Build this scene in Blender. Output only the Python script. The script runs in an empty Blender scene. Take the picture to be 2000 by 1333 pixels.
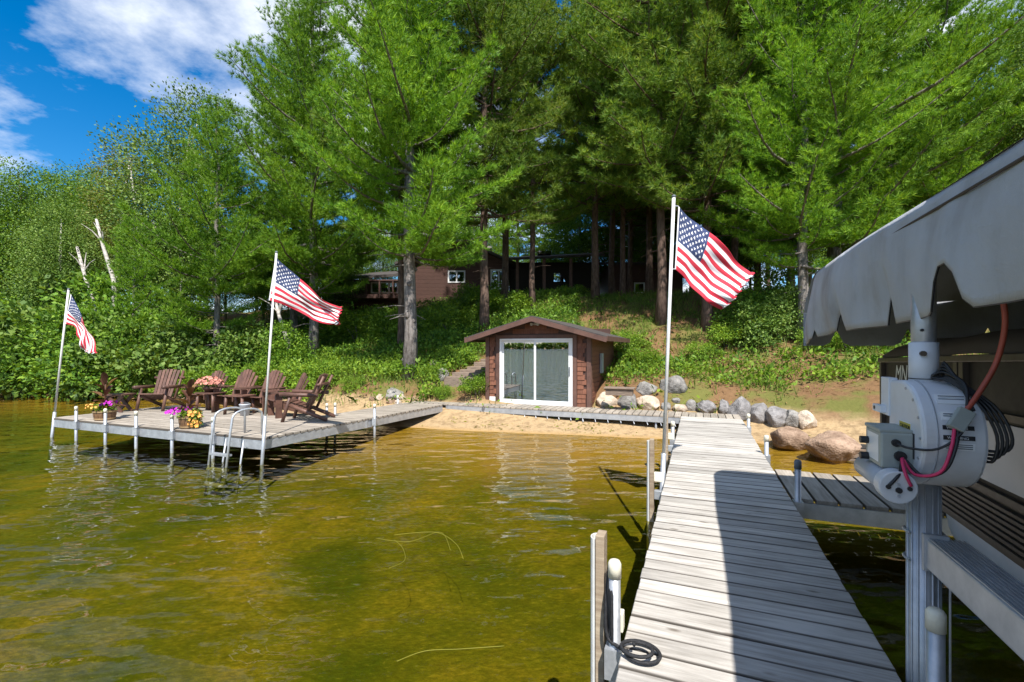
import bpy, math, random
import numpy as np
from mathutils import Vector, Matrix
R = math.radians
random.seed(7)
rng = np.random.default_rng(7)
S = bpy.context.scene
C = S.collection

# ------------------------------------------------------------------ camera, sky, sun, exposure
F, HOR, CZ = 900.0, 680.0, 1.95            # focal length and horizon row in pixels of the 2000 px frame, eye height over water
cd = bpy.data.cameras.new('camera'); cam = bpy.data.objects.new('camera', cd); C.objects.link(cam)
cam.location = (0, 0, CZ); cam.rotation_euler = (R(90), 0, 0)
cd.sensor_width = 36; cd.lens = 36 * F / 2000; cd.shift_y = (HOR - 666.5) / 2000
cd.clip_start = 0.05; cd.clip_end = 3000
S.camera = cam
S.view_settings.view_transform = 'Standard'; S.view_settings.look = 'None'
S.view_settings.exposure = 0.82; S.view_settings.gamma = 1
SUN_AZ = (0.12, -0.993); SUN_EL = 54.0
W = bpy.data.worlds.new('World'); S.world = W; W.use_nodes = True
def world():
    nt = W.node_tree; N = nt.nodes; L = nt.links; N.clear()
    out = N.new('ShaderNodeOutputWorld'); bg = N.new('ShaderNodeBackground')
    sky = N.new('ShaderNodeTexSky'); sky.sky_type = 'NISHITA'; sky.sun_disc = False
    sky.sun_elevation = R(SUN_EL); sky.sun_rotation = math.atan2(SUN_AZ[0], SUN_AZ[1]); sky.ozone_density = 3.5
    sky.air_density = 1.0; sky.dust_density = 0.3
    tc = N.new('ShaderNodeTexCoord'); sep = N.new('ShaderNodeSeparateXYZ'); L.new(tc.outputs['Generated'], sep.inputs[0])
    def m(op, a, b=None):
        n = N.new('ShaderNodeMath'); n.operation = op
        for i, x in enumerate((a, b)):
            if x is None: continue
            if isinstance(x, (int, float)): n.inputs[i].default_value = x
            else: L.new(x, n.inputs[i])
        return n.outputs[0]
    zz = m('ADD', m('MAXIMUM', sep.outputs[2], 0.0), 0.16)
    cmb = N.new('ShaderNodeCombineXYZ'); L.new(m('DIVIDE', sep.outputs[0], zz), cmb.inputs[0]); L.new(m('DIVIDE', sep.outputs[1], zz), cmb.inputs[1])
    def noise(sc, det, off):
        mp = N.new('ShaderNodeMapping'); mp.inputs['Location'].default_value = off; L.new(cmb.outputs[0], mp.inputs[0])
        n = N.new('ShaderNodeTexNoise'); n.inputs['Scale'].default_value = sc; n.inputs['Detail'].default_value = det; n.inputs['Roughness'].default_value = 0.6
        L.new(mp.outputs[0], n.inputs['Vector']); return n.outputs[0]
    a = noise(1.15, 9, (3.35, 1.2, 0.0)); b = noise(0.55, 3, (1.0, 7.0, 2.0))
    cov = m('ADD', m('MULTIPLY', a, 0.72), m('MULTIPLY', b, 0.4))
    rp = N.new('ShaderNodeValToRGB'); L.new(cov, rp.inputs[0])
    rp.color_ramp.elements[0].position = 0.53; rp.color_ramp.elements[0].color = (0, 0, 0, 1)
    rp.color_ramp.elements[1].position = 0.66; rp.color_ramp.elements[1].color = (1, 1, 1, 1)
    hs = N.new('ShaderNodeHueSaturation'); hs.inputs['Saturation'].default_value = 1.45; L.new(sky.outputs[0], hs.inputs['Color'])
    mx = N.new('ShaderNodeMix'); mx.data_type = 'RGBA'; L.new(rp.outputs[0], mx.inputs[0]); L.new(hs.outputs[0], mx.inputs[6]); mx.inputs[7].default_value = (7.2, 7.5, 8.0, 1)
    L.new(mx.outputs[2], bg.inputs[0]); bg.inputs[1].default_value = 0.1
    L.new(bg.outputs[0], out.inputs[0])
world()
sd = bpy.data.lights.new('sun', 'SUN'); sun = bpy.data.objects.new('sun', sd); C.objects.link(sun)
sd.energy = 4.9; sd.angle = R(0.53); sd.color = (1.0, 0.955, 0.88)
_v = Vector((SUN_AZ[0] * math.cos(R(SUN_EL)), SUN_AZ[1] * math.cos(R(SUN_EL)), math.sin(R(SUN_EL))))
sun.rotation_euler = _v.to_track_quat('Z', 'Y').to_euler(); sun.location = (5, -20, 30)
S.cycles.max_bounces = 7; S.cycles.transparent_max_bounces = 10; S.cycles.diffuse_bounces = 3; S.cycles.glossy_bounces = 3
S.cycles.caustics_reflective = False; S.cycles.caustics_refractive = False

# ------------------------------------------------------------------ pixels and dock frame
TH = math.atan(364 / F); CT, ST = math.cos(TH), math.sin(TH)
def P(px, py, Y): return Vector(((px - 1000) / F * Y, Y, CZ - (py - HOR) / F * Y))
def G(px, py, z=0.0):
    Y = F * (CZ - z) / (py - HOR); return Vector(((px - 1000) / F * Y, Y, z))
def UV(u, v, z=0.0): return Vector((CT * u + ST * v, -ST * u + CT * v, z))
DZ = 0.43                                    # deck height over water

# ------------------------------------------------------------------ mesh helpers
class MB:
    def __init__(s, off=(0, 0, 0)): s.v = []; s.f = []; s.o = Vector(off)
    def add(s, vs, fs):
        b = len(s.v); s.v += [Vector(p) - s.o for p in vs]; s.f += [tuple(i + b for i in q) for q in fs]; return s
    def box(s, c, d, rot=None, taper=1.0):
        c = Vector(c); h = [x / 2 for x in d]; vs = []
        for z in (-1, 1):
            k = taper if z > 0 else 1
            for x, y in ((-1, -1), (1, -1), (1, 1), (-1, 1)):
                p = Vector((x * h[0] * k, y * h[1] * k, z * h[2]))
                if rot is not None: p = rot @ p
                vs.append(c + p)
        return s.add(vs, [(0, 3, 2, 1), (4, 5, 6, 7), (0, 1, 5, 4), (1, 2, 6, 5), (2, 3, 7, 6), (3, 0, 4, 7)])
    def span(s, a, b): # box by two opposite corners
        a = Vector(a); b = Vector(b); return s.box((a + b) / 2, [abs(x) for x in (b - a)])
    def bar(s, p, q, w, t, up=(0, 0, 1)): # rectangular bar between points: width w sideways, thickness t along up
        p = Vector(p); q = Vector(q); d = (q - p).normalized(); up = Vector(up); side = d.cross(up)
        if side.length < 1e-4: side = d.cross(Vector((1, 0, 0)))
        side.normalize(); n = side.cross(d).normalized(); vs = []
        for e in (p, q):
            for a, b in ((-1, -1), (1, -1), (1, 1), (-1, 1)): vs.append(e + side * (a * w / 2) + n * (b * t / 2))
        return s.add(vs, [(0, 3, 2, 1), (4, 5, 6, 7), (0, 1, 5, 4), (1, 2, 6, 5), (2, 3, 7, 6), (3, 0, 4, 7)])
    def tube(s, pts, r, n=8, cap=True):
        pts = [Vector(p) for p in pts]; k = len(pts); rs = r if isinstance(r, (list, tuple)) else [r] * k
        d0 = (pts[1] - pts[0]).normalized(); ref = Vector((0, 0, 1)) if abs(d0.z) < 0.9 else Vector((1, 0, 0))
        sd_ = d0.cross(ref).normalized(); vs = []
        for i, p in enumerate(pts):
            d = (pts[min(i + 1, k - 1)] - pts[max(i - 1, 0)]).normalized()
            sd_ = (sd_ - d * sd_.dot(d)).normalized(); u = d.cross(sd_)
            for j in range(n):
                a = 2 * math.pi * j / n; vs.append(p + (sd_ * math.cos(a) + u * math.sin(a)) * rs[i])
        fs = [(i * n + j, i * n + (j + 1) % n, (i + 1) * n + (j + 1) % n, (i + 1) * n + j) for i in range(k - 1) for j in range(n)]
        if cap: fs += [tuple(range(n - 1, -1, -1)), tuple((k - 1) * n + j for j in range(n))]
        return s.add(vs, fs)
    def cyl(s, p, q, r, n=12): return s.tube([p, q], r, n)
    def lathe(s, c, prof, n=20, cap=True): # prof: (radius, z)
        vs = []; c = Vector(c)
        for r_, z in prof:
            for j in range(n):
                a = 2 * math.pi * j / n; vs.append(c + Vector((r_ * math.cos(a), r_ * math.sin(a), z)))
        k = len(prof); fs = [(i * n + j, i * n + (j + 1) % n, (i + 1) * n + (j + 1) % n, (i + 1) * n + j) for i in range(k - 1) for j in range(n)]
        if cap: fs += [tuple(range(n - 1, -1, -1)), tuple((k - 1) * n + j for j in range(n))]
        return s.add(vs, fs)
    def prism(s, poly, d): # polygon (3D points) extruded by vector d
        n = len(poly); d = Vector(d); vs = [Vector(p) for p in poly] + [Vector(p) + d for p in poly]
        return s.add(vs, [tuple(range(n - 1, -1, -1)), tuple(range(n, 2 * n))] + [(i, (i + 1) % n, n + (i + 1) % n, n + i) for i in range(n)])
    def mesh(s, name, mat=None, smooth=False, bevel=0):
        me = bpy.data.meshes.new(name); me.from_pydata([tuple(p) for p in s.v], [], s.f); me.update()
        if mat: me.materials.append(mat)
        if smooth:
            me.polygons.foreach_set('use_smooth', [True] * len(me.polygons))
        return me
    def build(s, name, mat, parent=None, smooth=False, loc=None, bevel=0):
        o = obj(name, s.mesh(name, mat, smooth), parent, loc)
        if bevel:
            b = o.modifiers.new('bevel', 'BEVEL'); b.width = bevel; b.segments = 2; b.limit_method = 'ANGLE'
        if smooth == 'auto':
            pass
        return o
def obj(name, me, parent=None, loc=None, rz=None):
    o = bpy.data.objects.new(name, me); C.objects.link(o)
    if parent is not None: o.parent = parent
    if loc is not None: o.location = loc
    if rz is not None: o.rotation_euler = (0, 0, rz)
    return o
def tag(o, label, cat, group=None):
    o['label'] = label; o['category'] = cat
    if group: o['group'] = group
    return o
def thing(name, label, cat, loc=(0, 0, 0), rz=0.0, group=None):
    o = bpy.data.objects.new(name, None); C.objects.link(o); o.empty_display_size = 0.1
    o.location = loc; o.rotation_euler = (0, 0, rz); return tag(o, label, cat, group)
def uvthing(name, label, cat, u, v, z, group=None): # local axes = the dock's axes
    return thing(name, label, cat, UV(u, v, z), -TH, group)
def fast_mesh(name, verts, nper, mat): # verts (n*nper,3): n faces of nper corners
    me = bpy.data.meshes.new(name); nv = len(verts); nf = nv // nper
    me.vertices.add(nv); me.vertices.foreach_set('co', np.ascontiguousarray(verts, dtype=np.float32).ravel())
    me.loops.add(nv); me.loops.foreach_set('vertex_index', np.arange(nv, dtype=np.int32))
    me.polygons.add(nf); me.polygons.foreach_set('loop_start', np.arange(0, nv, nper, dtype=np.int32))
    me.update(calc_edges=True)
    if mat: me.materials.append(mat)
    return me

# ------------------------------------------------------------------ material helpers
def newmat(name):
    m = bpy.data.materials.new(name); m.use_nodes = True; nt = m.node_tree; nt.nodes.clear()
    out = nt.nodes.new('ShaderNodeOutputMaterial'); return m, nt.nodes, nt.links, out
def nd(N, t, **kw):
    n = N.new(t)
    for k, v in kw.items(): n.inputs[k].default_value = v
    return n
def ramp(N, L, fac, stops):
    r = N.new('ShaderNodeValToRGB'); e = r.color_ramp.elements
    while len(e) < len(stops): e.new(0.5)
    for i, (p, c) in enumerate(stops): e[i].position = p; e[i].color = (*c, 1)
    L.new(fac, r.inputs[0]); return r.outputs[0]
def math_(N, L, op, a, b=None, clamp=False):
    n = N.new('ShaderNodeMath'); n.operation = op; n.use_clamp = clamp
    for i, x in enumerate((a, b)):
        if x is None: continue
        if isinstance(x, (int, float)): n.inputs[i].default_value = x
        else: L.new(x, n.inputs[i])
    return n.outputs[0]
def mixc(N, L, f, a, b, mode='MIX'):
    n = N.new('ShaderNodeMix'); n.data_type = 'RGBA'; n.blend_type = mode
    for i, x in ((0, f), (6, a), (7, b)):
        if isinstance(x, (int, float)): n.inputs[i].default_value = x
        elif isinstance(x, tuple): n.inputs[i].default_value = (*x, 1)
        else: L.new(x, n.inputs[i])
    return n.outputs[2]
def coords(N, L, scale=(1, 1, 1), kind='Object', rnd=False):
    t = N.new('ShaderNodeTexCoord'); mp = N.new('ShaderNodeMapping'); mp.inputs['Scale'].default_value = scale
    L.new(t.outputs[kind], mp.inputs[0])
    if rnd:
        oi = N.new('ShaderNodeObjectInfo'); cx = N.new('ShaderNodeCombineXYZ')
        for i, k in enumerate((37.0, 91.0, 53.0)): L.new(math_(N, L, 'MULTIPLY', oi.outputs['Random'], k), cx.inputs[i])
        L.new(cx.outputs[0], mp.inputs['Location'])
    return mp.outputs[0]
def noise(N, L, vec, sc, det=4, rough=0.55):
    n = nd(N, 'ShaderNodeTexNoise', Scale=sc, Detail=det, Roughness=rough); L.new(vec, n.inputs['Vector']); return n.outputs[0]
def bump(N, L, h, strength=0.3, dist=0.02):
    b = nd(N, 'ShaderNodeBump', Strength=strength, Distance=dist); L.new(h, b.inputs['Height']); return b.outputs[0]
def surf(name, c1, c2=None, sc=6.0, rough=0.6, metal=0.0, bmp=0.2, stretch=(1, 1, 1), spec=0.4, rnd=True, rvar=0.15, bdist=0.01, det=5):
    m, N, L, out = newmat(name); c2 = c2 or tuple(x * 0.72 for x in c1)
    p = nd(N, 'ShaderNodeBsdfPrincipled', Roughness=rough, Metallic=metal); p.inputs['Specular IOR Level'].default_value = spec
    v = coords(N, L, stretch, rnd=rnd); n = noise(N, L, v, sc, det); n2 = noise(N, L, v, sc * 5.3, 3)
    f = math_(N, L, 'ADD', math_(N, L, 'MULTIPLY', n, 0.75), math_(N, L, 'MULTIPLY', n2, 0.25))
    col = ramp(N, L, f, [(0.34, c2), (0.66, c1)])
    oi = N.new('ShaderNodeObjectInfo'); hv = N.new('ShaderNodeHueSaturation'); L.new(col, hv.inputs['Color'])
    L.new(math_(N, L, 'ADD', math_(N, L, 'MULTIPLY', oi.outputs['Random'], rvar), 1 - rvar / 2), hv.inputs['Value'])
    L.new(hv.outputs[0], p.inputs['Base Color'])
    L.new(math_(N, L, 'ADD', math_(N, L, 'MULTIPLY', n2, 0.25), rough - 0.12, True), p.inputs['Roughness'])
    if bmp: L.new(bump(N, L, f, bmp, bdist), p.inputs['Normal'])
    L.new(p.outputs[0], out.inputs[0]); return m
def plank_mat(name, light, dark, knots=True):
    m, N, L, out = newmat(name); p = nd(N, 'ShaderNodeBsdfPrincipled', Roughness=0.75); p.inputs['Specular IOR Level'].default_value = 0.25
    v = coords(N, L, (1.2, 16, 16), rnd=True); g = noise(N, L, v, 2.2, 7, 0.65)
    v2 = coords(N, L, (1, 2.2, 2), rnd=True); big = noise(N, L, v2, 1.6, 4)
    f = math_(N, L, 'ADD', math_(N, L, 'MULTIPLY', g, 0.62), math_(N, L, 'MULTIPLY', big, 0.38))
    col = ramp(N, L, f, [(0.3, dark), (0.47, tuple((a + b) / 2 for a, b in zip(light, dark))), (0.62, light)])
    warm = mixc(N, L, math_(N, L, 'MULTIPLY', big, 0.22), col, (light[0] * 0.95, light[1] * 0.82, light[2] * 0.64))
    if knots:
        vo = N.new('ShaderNodeTexVoronoi'); vo.inputs['Scale'].default_value = 1.0; L.new(coords(N, L, (2.6, 7, 1), rnd=True), vo.inputs['Vector'])
        k = ramp(N, L, vo.outputs['Distance'], [(0.05, (1, 1, 1)), (0.13, (0, 0, 0))])
        warm = mixc(N, L, math_(N, L, 'MULTIPLY', k, 0.75), warm, (dark[0] * 0.55, dark[1] * 0.45, dark[2] * 0.35))
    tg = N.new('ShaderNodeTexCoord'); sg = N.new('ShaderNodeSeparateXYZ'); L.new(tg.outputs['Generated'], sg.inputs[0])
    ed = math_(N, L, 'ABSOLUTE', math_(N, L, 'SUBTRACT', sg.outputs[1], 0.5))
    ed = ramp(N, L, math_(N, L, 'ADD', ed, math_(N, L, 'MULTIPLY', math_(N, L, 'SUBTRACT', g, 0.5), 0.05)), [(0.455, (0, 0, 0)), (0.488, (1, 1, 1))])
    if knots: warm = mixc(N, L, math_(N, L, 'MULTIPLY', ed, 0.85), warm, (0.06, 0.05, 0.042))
    oi = N.new('ShaderNodeObjectInfo'); hv = N.new('ShaderNodeHueSaturation'); L.new(warm, hv.inputs['Color'])
    L.new(math_(N, L, 'ADD', math_(N, L, 'MULTIPLY', oi.outputs['Random'], 0.34), 0.82), hv.inputs['Value'])
    L.new(hv.outputs[0], p.inputs['Base Color']); L.new(bump(N, L, f, 0.5, 0.006), p.inputs['Normal'])
    L.new(p.outputs[0], out.inputs[0]); return m
def leaf_mat(name, c1, c2, c3=None, trans=0.3, nsc=0.5):
    m, N, L, out = newmat(name); g = N.new('ShaderNodeNewGeometry')
    n = noise(N, L, coords(N, L, (1, 1, 1), rnd=True), nsc, 3)
    f = math_(N, L, 'ADD', math_(N, L, 'MULTIPLY', g.outputs['Random Per Island'], 0.5), math_(N, L, 'MULTIPLY', n, 0.55))
    col = ramp(N, L, f, [(0.25, c2), (0.55, c1), (0.85, c3 or c1)])
    oi = N.new('ShaderNodeObjectInfo'); hv = N.new('ShaderNodeHueSaturation'); L.new(col, hv.inputs['Color'])
    L.new(math_(N, L, 'ADD', math_(N, L, 'MULTIPLY', oi.outputs['Random'], 0.25), 0.88), hv.inputs['Value'])
    d = nd(N, 'ShaderNodeBsdfPrincipled', Roughness=0.55); d.inputs['Specular IOR Level'].default_value = 0.25
    t = N.new('ShaderNodeBsdfTranslucent'); L.new(hv.outputs[0], d.inputs['Base Color'])
    L.new(mixc(N, L, 1.0, hv.outputs[0], (1.25, 1.15, 0.5), 'MULTIPLY'), t.inputs['Color'])
    mx = N.new('ShaderNodeMixShader'); mx.inputs[0].default_value = trans; L.new(d.outputs[0], mx.inputs[1]); L.new(t.outputs[0], mx.inputs[2])
    L.new(mx.outputs[0], out.inputs[0]); return m

M = {}
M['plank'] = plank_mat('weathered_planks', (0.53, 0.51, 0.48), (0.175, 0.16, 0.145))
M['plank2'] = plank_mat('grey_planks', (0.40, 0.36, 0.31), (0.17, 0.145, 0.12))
M['alu'] = surf('galvanised_metal', (0.52, 0.54, 0.57), (0.36, 0.38, 0.41), 9, 0.42, 0.55, 0.08)
M['pole'] = surf('white_pole', (0.74, 0.74, 0.73), (0.58, 0.57, 0.55), 5, 0.45, 0.1, 0.03)
M['cap'] = surf('cream_plastic', (0.74, 0.71, 0.60), (0.62, 0.58, 0.46), 12, 0.45, 0, 0.03)
M['capd'] = surf('grey_plastic', (0.12, 0.14, 0.16), None, 12, 0.5, 0, 0.03)
M['chair'] = surf('stained_brown_wood', (0.155, 0.078, 0.055), (0.075, 0.038, 0.028), 7, 0.5, 0, 0.3, (1, 1, 1), 0.4, rvar=0.45)
M['siding'] = surf('brown_siding', (0.092, 0.044, 0.033), (0.055, 0.027, 0.021), 5, 0.65, 0, 0.25, (1, 1, 6))
M['shingle'] = surf('red_brown_shingle', (0.215, 0.092, 0.054), (0.125, 0.05, 0.032), 6, 0.7, 0, 0.4, (9, 9, 1), 0.3, rvar=0.35)
M['trim'] = surf('dark_brown_trim', (0.135, 0.07, 0.052), (0.08, 0.042, 0.033), 5, 0.6, 0, 0.15)
M['white'] = surf('white_vinyl', (0.78, 0.79, 0.80), (0.70, 0.71, 0.72), 4, 0.4, 0, 0.02)
M['roof'] = surf('asphalt_shingle_roof', (0.085, 0.072, 0.066), (0.045, 0.04, 0.038), 9, 0.9, 0, 0.4)
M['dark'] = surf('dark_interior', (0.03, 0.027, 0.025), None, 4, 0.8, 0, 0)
M['black'] = surf('black_rubber', (0.016, 0.017, 0.02), None, 9, 0.45, 0, 0.05)
M['bark'] = surf('pine_bark', (0.30, 0.27, 0.25), (0.085, 0.07, 0.062), 5, 0.9, 0, 1.0, (3, 3, 0.7), 0.15, bdist=0.05, det=7)
M['barkred'] = surf('red_pine_bark', (0.215, 0.145, 0.115), (0.07, 0.046, 0.038), 5, 0.9, 0, 1.0, (3, 3, 0.8), 0.15, bdist=0.05, det=7)
M['birch'] = surf('birch_bark', (0.62, 0.58, 0.53), (0.22, 0.19, 0.17), 3, 0.7, 0, 0.3, (1, 1, 4))
M['wpine'] = leaf_mat('white_pine_needles', (0.185, 0.36, 0.03), (0.052, 0.155, 0.018), (0.35, 0.53, 0.06), 0.4)
M['rpine'] = leaf_mat('red_pine_needles', (0.15, 0.27, 0.035), (0.048, 0.12, 0.02), (0.33, 0.39, 0.07), 0.38)
M['leafA'] = leaf_mat('birch_leaves', (0.13, 0.225, 0.034), (0.042, 0.095, 0.018), (0.27, 0.36, 0.09), 0.3)
M['leafY'] = leaf_mat('yellowing_leaves', (0.17, 0.195, 0.035), (0.07, 0.105, 0.02), (0.30, 0.28, 0.06), 0.35)
M['leafB'] = leaf_mat('shrub_leaves', (0.13, 0.255, 0.024), (0.04, 0.105, 0.015), (0.26, 0.39, 0.04), 0.35)
M['leafC'] = leaf_mat('bright_herb_leaves', (0.165, 0.285, 0.024), (0.065, 0.15, 0.016), (0.285, 0.395, 0.045), 0.38)
M['grass'] = leaf_mat('grass_blades', (0.135, 0.225, 0.03), (0.06, 0.125, 0.018), (0.29, 0.31, 0.075), 0.35)
M['canna'] = leaf_mat('bronze_canna_leaves', (0.13, 0.06, 0.035), (0.065, 0.028, 0.022), (0.24, 0.14, 0.05), 0.25, 3)
M['canvas'] = None
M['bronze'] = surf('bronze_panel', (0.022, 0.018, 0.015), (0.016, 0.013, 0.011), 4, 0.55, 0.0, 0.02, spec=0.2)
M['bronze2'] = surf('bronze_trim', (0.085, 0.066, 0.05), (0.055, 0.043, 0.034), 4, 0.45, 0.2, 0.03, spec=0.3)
M['vinyl'] = surf('pale_boat_panel', (0.42, 0.43, 0.45), (0.36, 0.37, 0.39), 2, 0.35, 0, 0.02)
M['winch'] = surf('white_powder_coat', (0.72, 0.74, 0.78), (0.55, 0.56, 0.58), 2.5, 0.38, 0, 0.03)
M['cbox'] = surf('grey_green_box', (0.34, 0.37, 0.35), (0.29, 0.32, 0.30), 5, 0.45, 0, 0.03)
M['pipegrey'] = surf('grey_pvc', (0.40, 0.42, 0.46), (0.34, 0.36, 0.40), 5, 0.4, 0, 0.02)
M['redwire'] = surf('red_wire', (0.62, 0.035, 0.12), None, 9, 0.4, 0, 0)
M['orangewire'] = surf('orange_red_hose', (0.42, 0.085, 0.05), None, 9, 0.45, 0, 0)
M['red'] = surf('flag_red', (0.50, 0.022, 0.045), (0.42, 0.018, 0.036), 4, 0.75, 0, 0)
M['flagwhite'] = surf('flag_white', (0.76, 0.74, 0.74), (0.68, 0.66, 0.66), 4, 0.75, 0, 0)
M['navy'] = surf('flag_navy', (0.028, 0.045, 0.12), (0.02, 0.034, 0.09), 4, 0.75, 0, 0)
M['barrel'] = surf('oak_barrel', (0.23, 0.125, 0.06), (0.09, 0.05, 0.026), 6, 0.6, 0, 0.3, (7, 7, 1))
M['hoop'] = surf('brass_hoop', (0.42, 0.29, 0.15), None, 6, 0.5, 0.3, 0.05)
M['magenta'] = surf('magenta_petals', (0.52, 0.02, 0.42), (0.3, 0.01, 0.30), 20, 0.7, 0, 0)
M['orange'] = surf('orange_petals', (0.78, 0.30, 0.09), (0.75, 0.42, 0.07), 20, 0.7, 0, 0)
M['pink'] = surf('salmon_petals', (0.62, 0.27, 0.20), (0.42, 0.16, 0.12), 20, 0.7, 0, 0)
M['stone'] = surf('granite', (0.34, 0.32, 0.295), (0.11, 0.105, 0.10), 7, 0.85, 0, 1.0, bdist=0.08, rvar=0.25, det=9)
M['stonepale'] = surf('pale_granite', (0.58, 0.49, 0.39), (0.30, 0.225, 0.16), 6, 0.85, 0, 1.0, bdist=0.08, rvar=0.25, det=9)
M['stonebrown'] = surf('brown_boulder', (0.40, 0.28, 0.20), (0.15, 0.09, 0.055), 5, 0.85, 0, 1.0, bdist=0.08, rvar=0.2, det=9)
M['stoneblue'] = surf('blue_grey_granite', (0.30, 0.285, 0.28), (0.13, 0.122, 0.12), 7, 0.85, 0, 1.0, bdist=0.08, rvar=0.25, det=9)
M['timber'] = surf('weathered_timber', (0.27, 0.205, 0.155), (0.13, 0.098, 0.078), 4, 0.85, 0, 0.5, (2, 8, 8))
M['yellow'] = surf('yellow_label', (0.62, 0.50, 0.06), None, 5, 0.5, 0, 0)
M['blue'] = surf('pale_blue_plastic', (0.22, 0.42, 0.60), None, 5, 0.4, 0, 0)
M['rope'] = surf('black_rope', (0.028, 0.029, 0.033), (0.01, 0.01, 0.012), 60, 0.7, 0, 0.6)
M['weed'] = leaf_mat('water_weed', (0.25, 0.24, 0.03), (0.14, 0.14, 0.02), (0.36, 0.33, 0.06), 0.3, 3)
M['post'] = plank_mat('weathered_post', (0.42, 0.35, 0.26), (0.17, 0.12, 0.085), False)
def glass_mat(name, ior, tint):
    m, N, L, out = newmat(name); fr = nd(N, 'ShaderNodeFresnel', IOR=ior); t = N.new('ShaderNodeBsdfTransparent'); t.inputs[0].default_value = (*tint, 1)
    g = N.new('ShaderNodeBsdfGlossy'); g.inputs['Roughness'].default_value = 0.01
    L.new(bump(N, L, noise(N, L, coords(N, L), 1.1, 2), 0.03, 0.02), g.inputs['Normal'])
    mx = N.new('ShaderNodeMixShader'); L.new(fr.outputs[0], mx.inputs[0]); L.new(t.outputs[0], mx.inputs[1]); L.new(g.outputs[0], mx.inputs[2]); L.new(mx.outputs[0], out.inputs[0]); return m
M['glass'] = glass_mat('window_glass', 8.0, (0.75, 0.8, 0.82))
def canvas():
    m, N, L, out = newmat('canopy_canvas'); p = nd(N, 'ShaderNodeBsdfPrincipled', Roughness=0.8); p.inputs['Specular IOR Level'].default_value = 0.2
    v = coords(N, L); n = noise(N, L, v, 1.7, 6); n2 = noise(N, L, coords(N, L, (1, 1, 0.35)), 6, 5)
    f = math_(N, L, 'ADD', math_(N, L, 'MULTIPLY', n, 0.6), math_(N, L, 'MULTIPLY', n2, 0.4))
    L.new(ramp(N, L, f, [(0.3, (0.27, 0.265, 0.265)), (0.5, (0.41, 0.43, 0.465)), (0.7, (0.47, 0.495, 0.535))]), p.inputs['Base Color'])
    L.new(bump(N, L, math_(N, L, 'ADD', noise(N, L, v, 4, 5), math_(N, L, 'MULTIPLY', noise(N, L, v, 160, 1), 0.06)), 0.5, 0.05), p.inputs['Normal'])
    L.new(p.outputs[0], out.inputs[0]); return m
M['canvas'] = canvas()
M['canvasin'] = surf('canopy_lining', (0.085, 0.072, 0.062), None, 3, 0.85, 0, 0.2)

# ------------------------------------------------------------------ terrain
SH = [(-300, 70), (-60, 24), (-32, 20.2), (-21.7, 19.4), (-16.4, 18.3), (-12.5, 17.2), (-9.3, 15.5), (-7.0, 13.5), (-5.3, 12.3), (-3.6, 11.6), (-2.14, 11.2), (-.8, 10.85), (1, 10.45), (2.4, 9.95),
      (3.5, 9.8), (5.0, 9.6), (5.8, 8.8), (6.4, 7.9), (8, 6.8), (12, 5), (30, -2), (70, -30), (300, -160)]
PD = [-300, -60, -20, -12, -6, -3, -1.2, 0, 0.9, 1.5, 2.0, 2.5, 4, 7, 12.5, 16, 40, 120, 400]
PZ = [-6, -4, -2.0, -1.25, -.68, -.36, -.12, 0, .15, .34, .50, .86, 1.25, 2.35, 4.35, 4.75, 5.2, 9, 16]
def sdist(x, y):
    x = np.asarray(x, float); y = np.asarray(y, float); best = np.full(x.shape, 1e9); sg = np.ones(x.shape)
    for (ax, ay), (bx, by) in zip(SH[:-1], SH[1:]):
        dx, dy = bx - ax, by - ay; t = np.clip(((x - ax) * dx + (y - ay) * dy) / (dx * dx + dy * dy), 0, 1)
        d = np.hypot(x - ax - t * dx, y - ay - t * dy); cr = dx * (y - ay) - dy * (x - ax)
        m_ = d < best; best = np.where(m_, d, best); sg = np.where(m_, np.sign(cr), sg)
    return best * sg
def gz(x, y):
    x = np.asarray(x, float); y = np.asarray(y, float); d = sdist(x, y)
    z = np.interp(d, PD, PZ)
    amp = np.clip((d - 1.5) / 3, 0, 1) * 0.12 + 0.012
    z = z + amp * (np.sin(x * 1.3 + .7 * y) + np.sin(y * 1.7 - x * .6 + 1) + .6 * np.sin(3.1 * x + 2.3 * y)) * .6
    z = z + np.clip((-y - 600) / 40, 0, 1) * 7.5 + np.clip((-y - 650) / 100, 0, 1) * 5   # the opposite shore, behind the camera
    return z
def gz1(x, y): return float(gz(np.array([x]), np.array([y]))[0])
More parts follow.
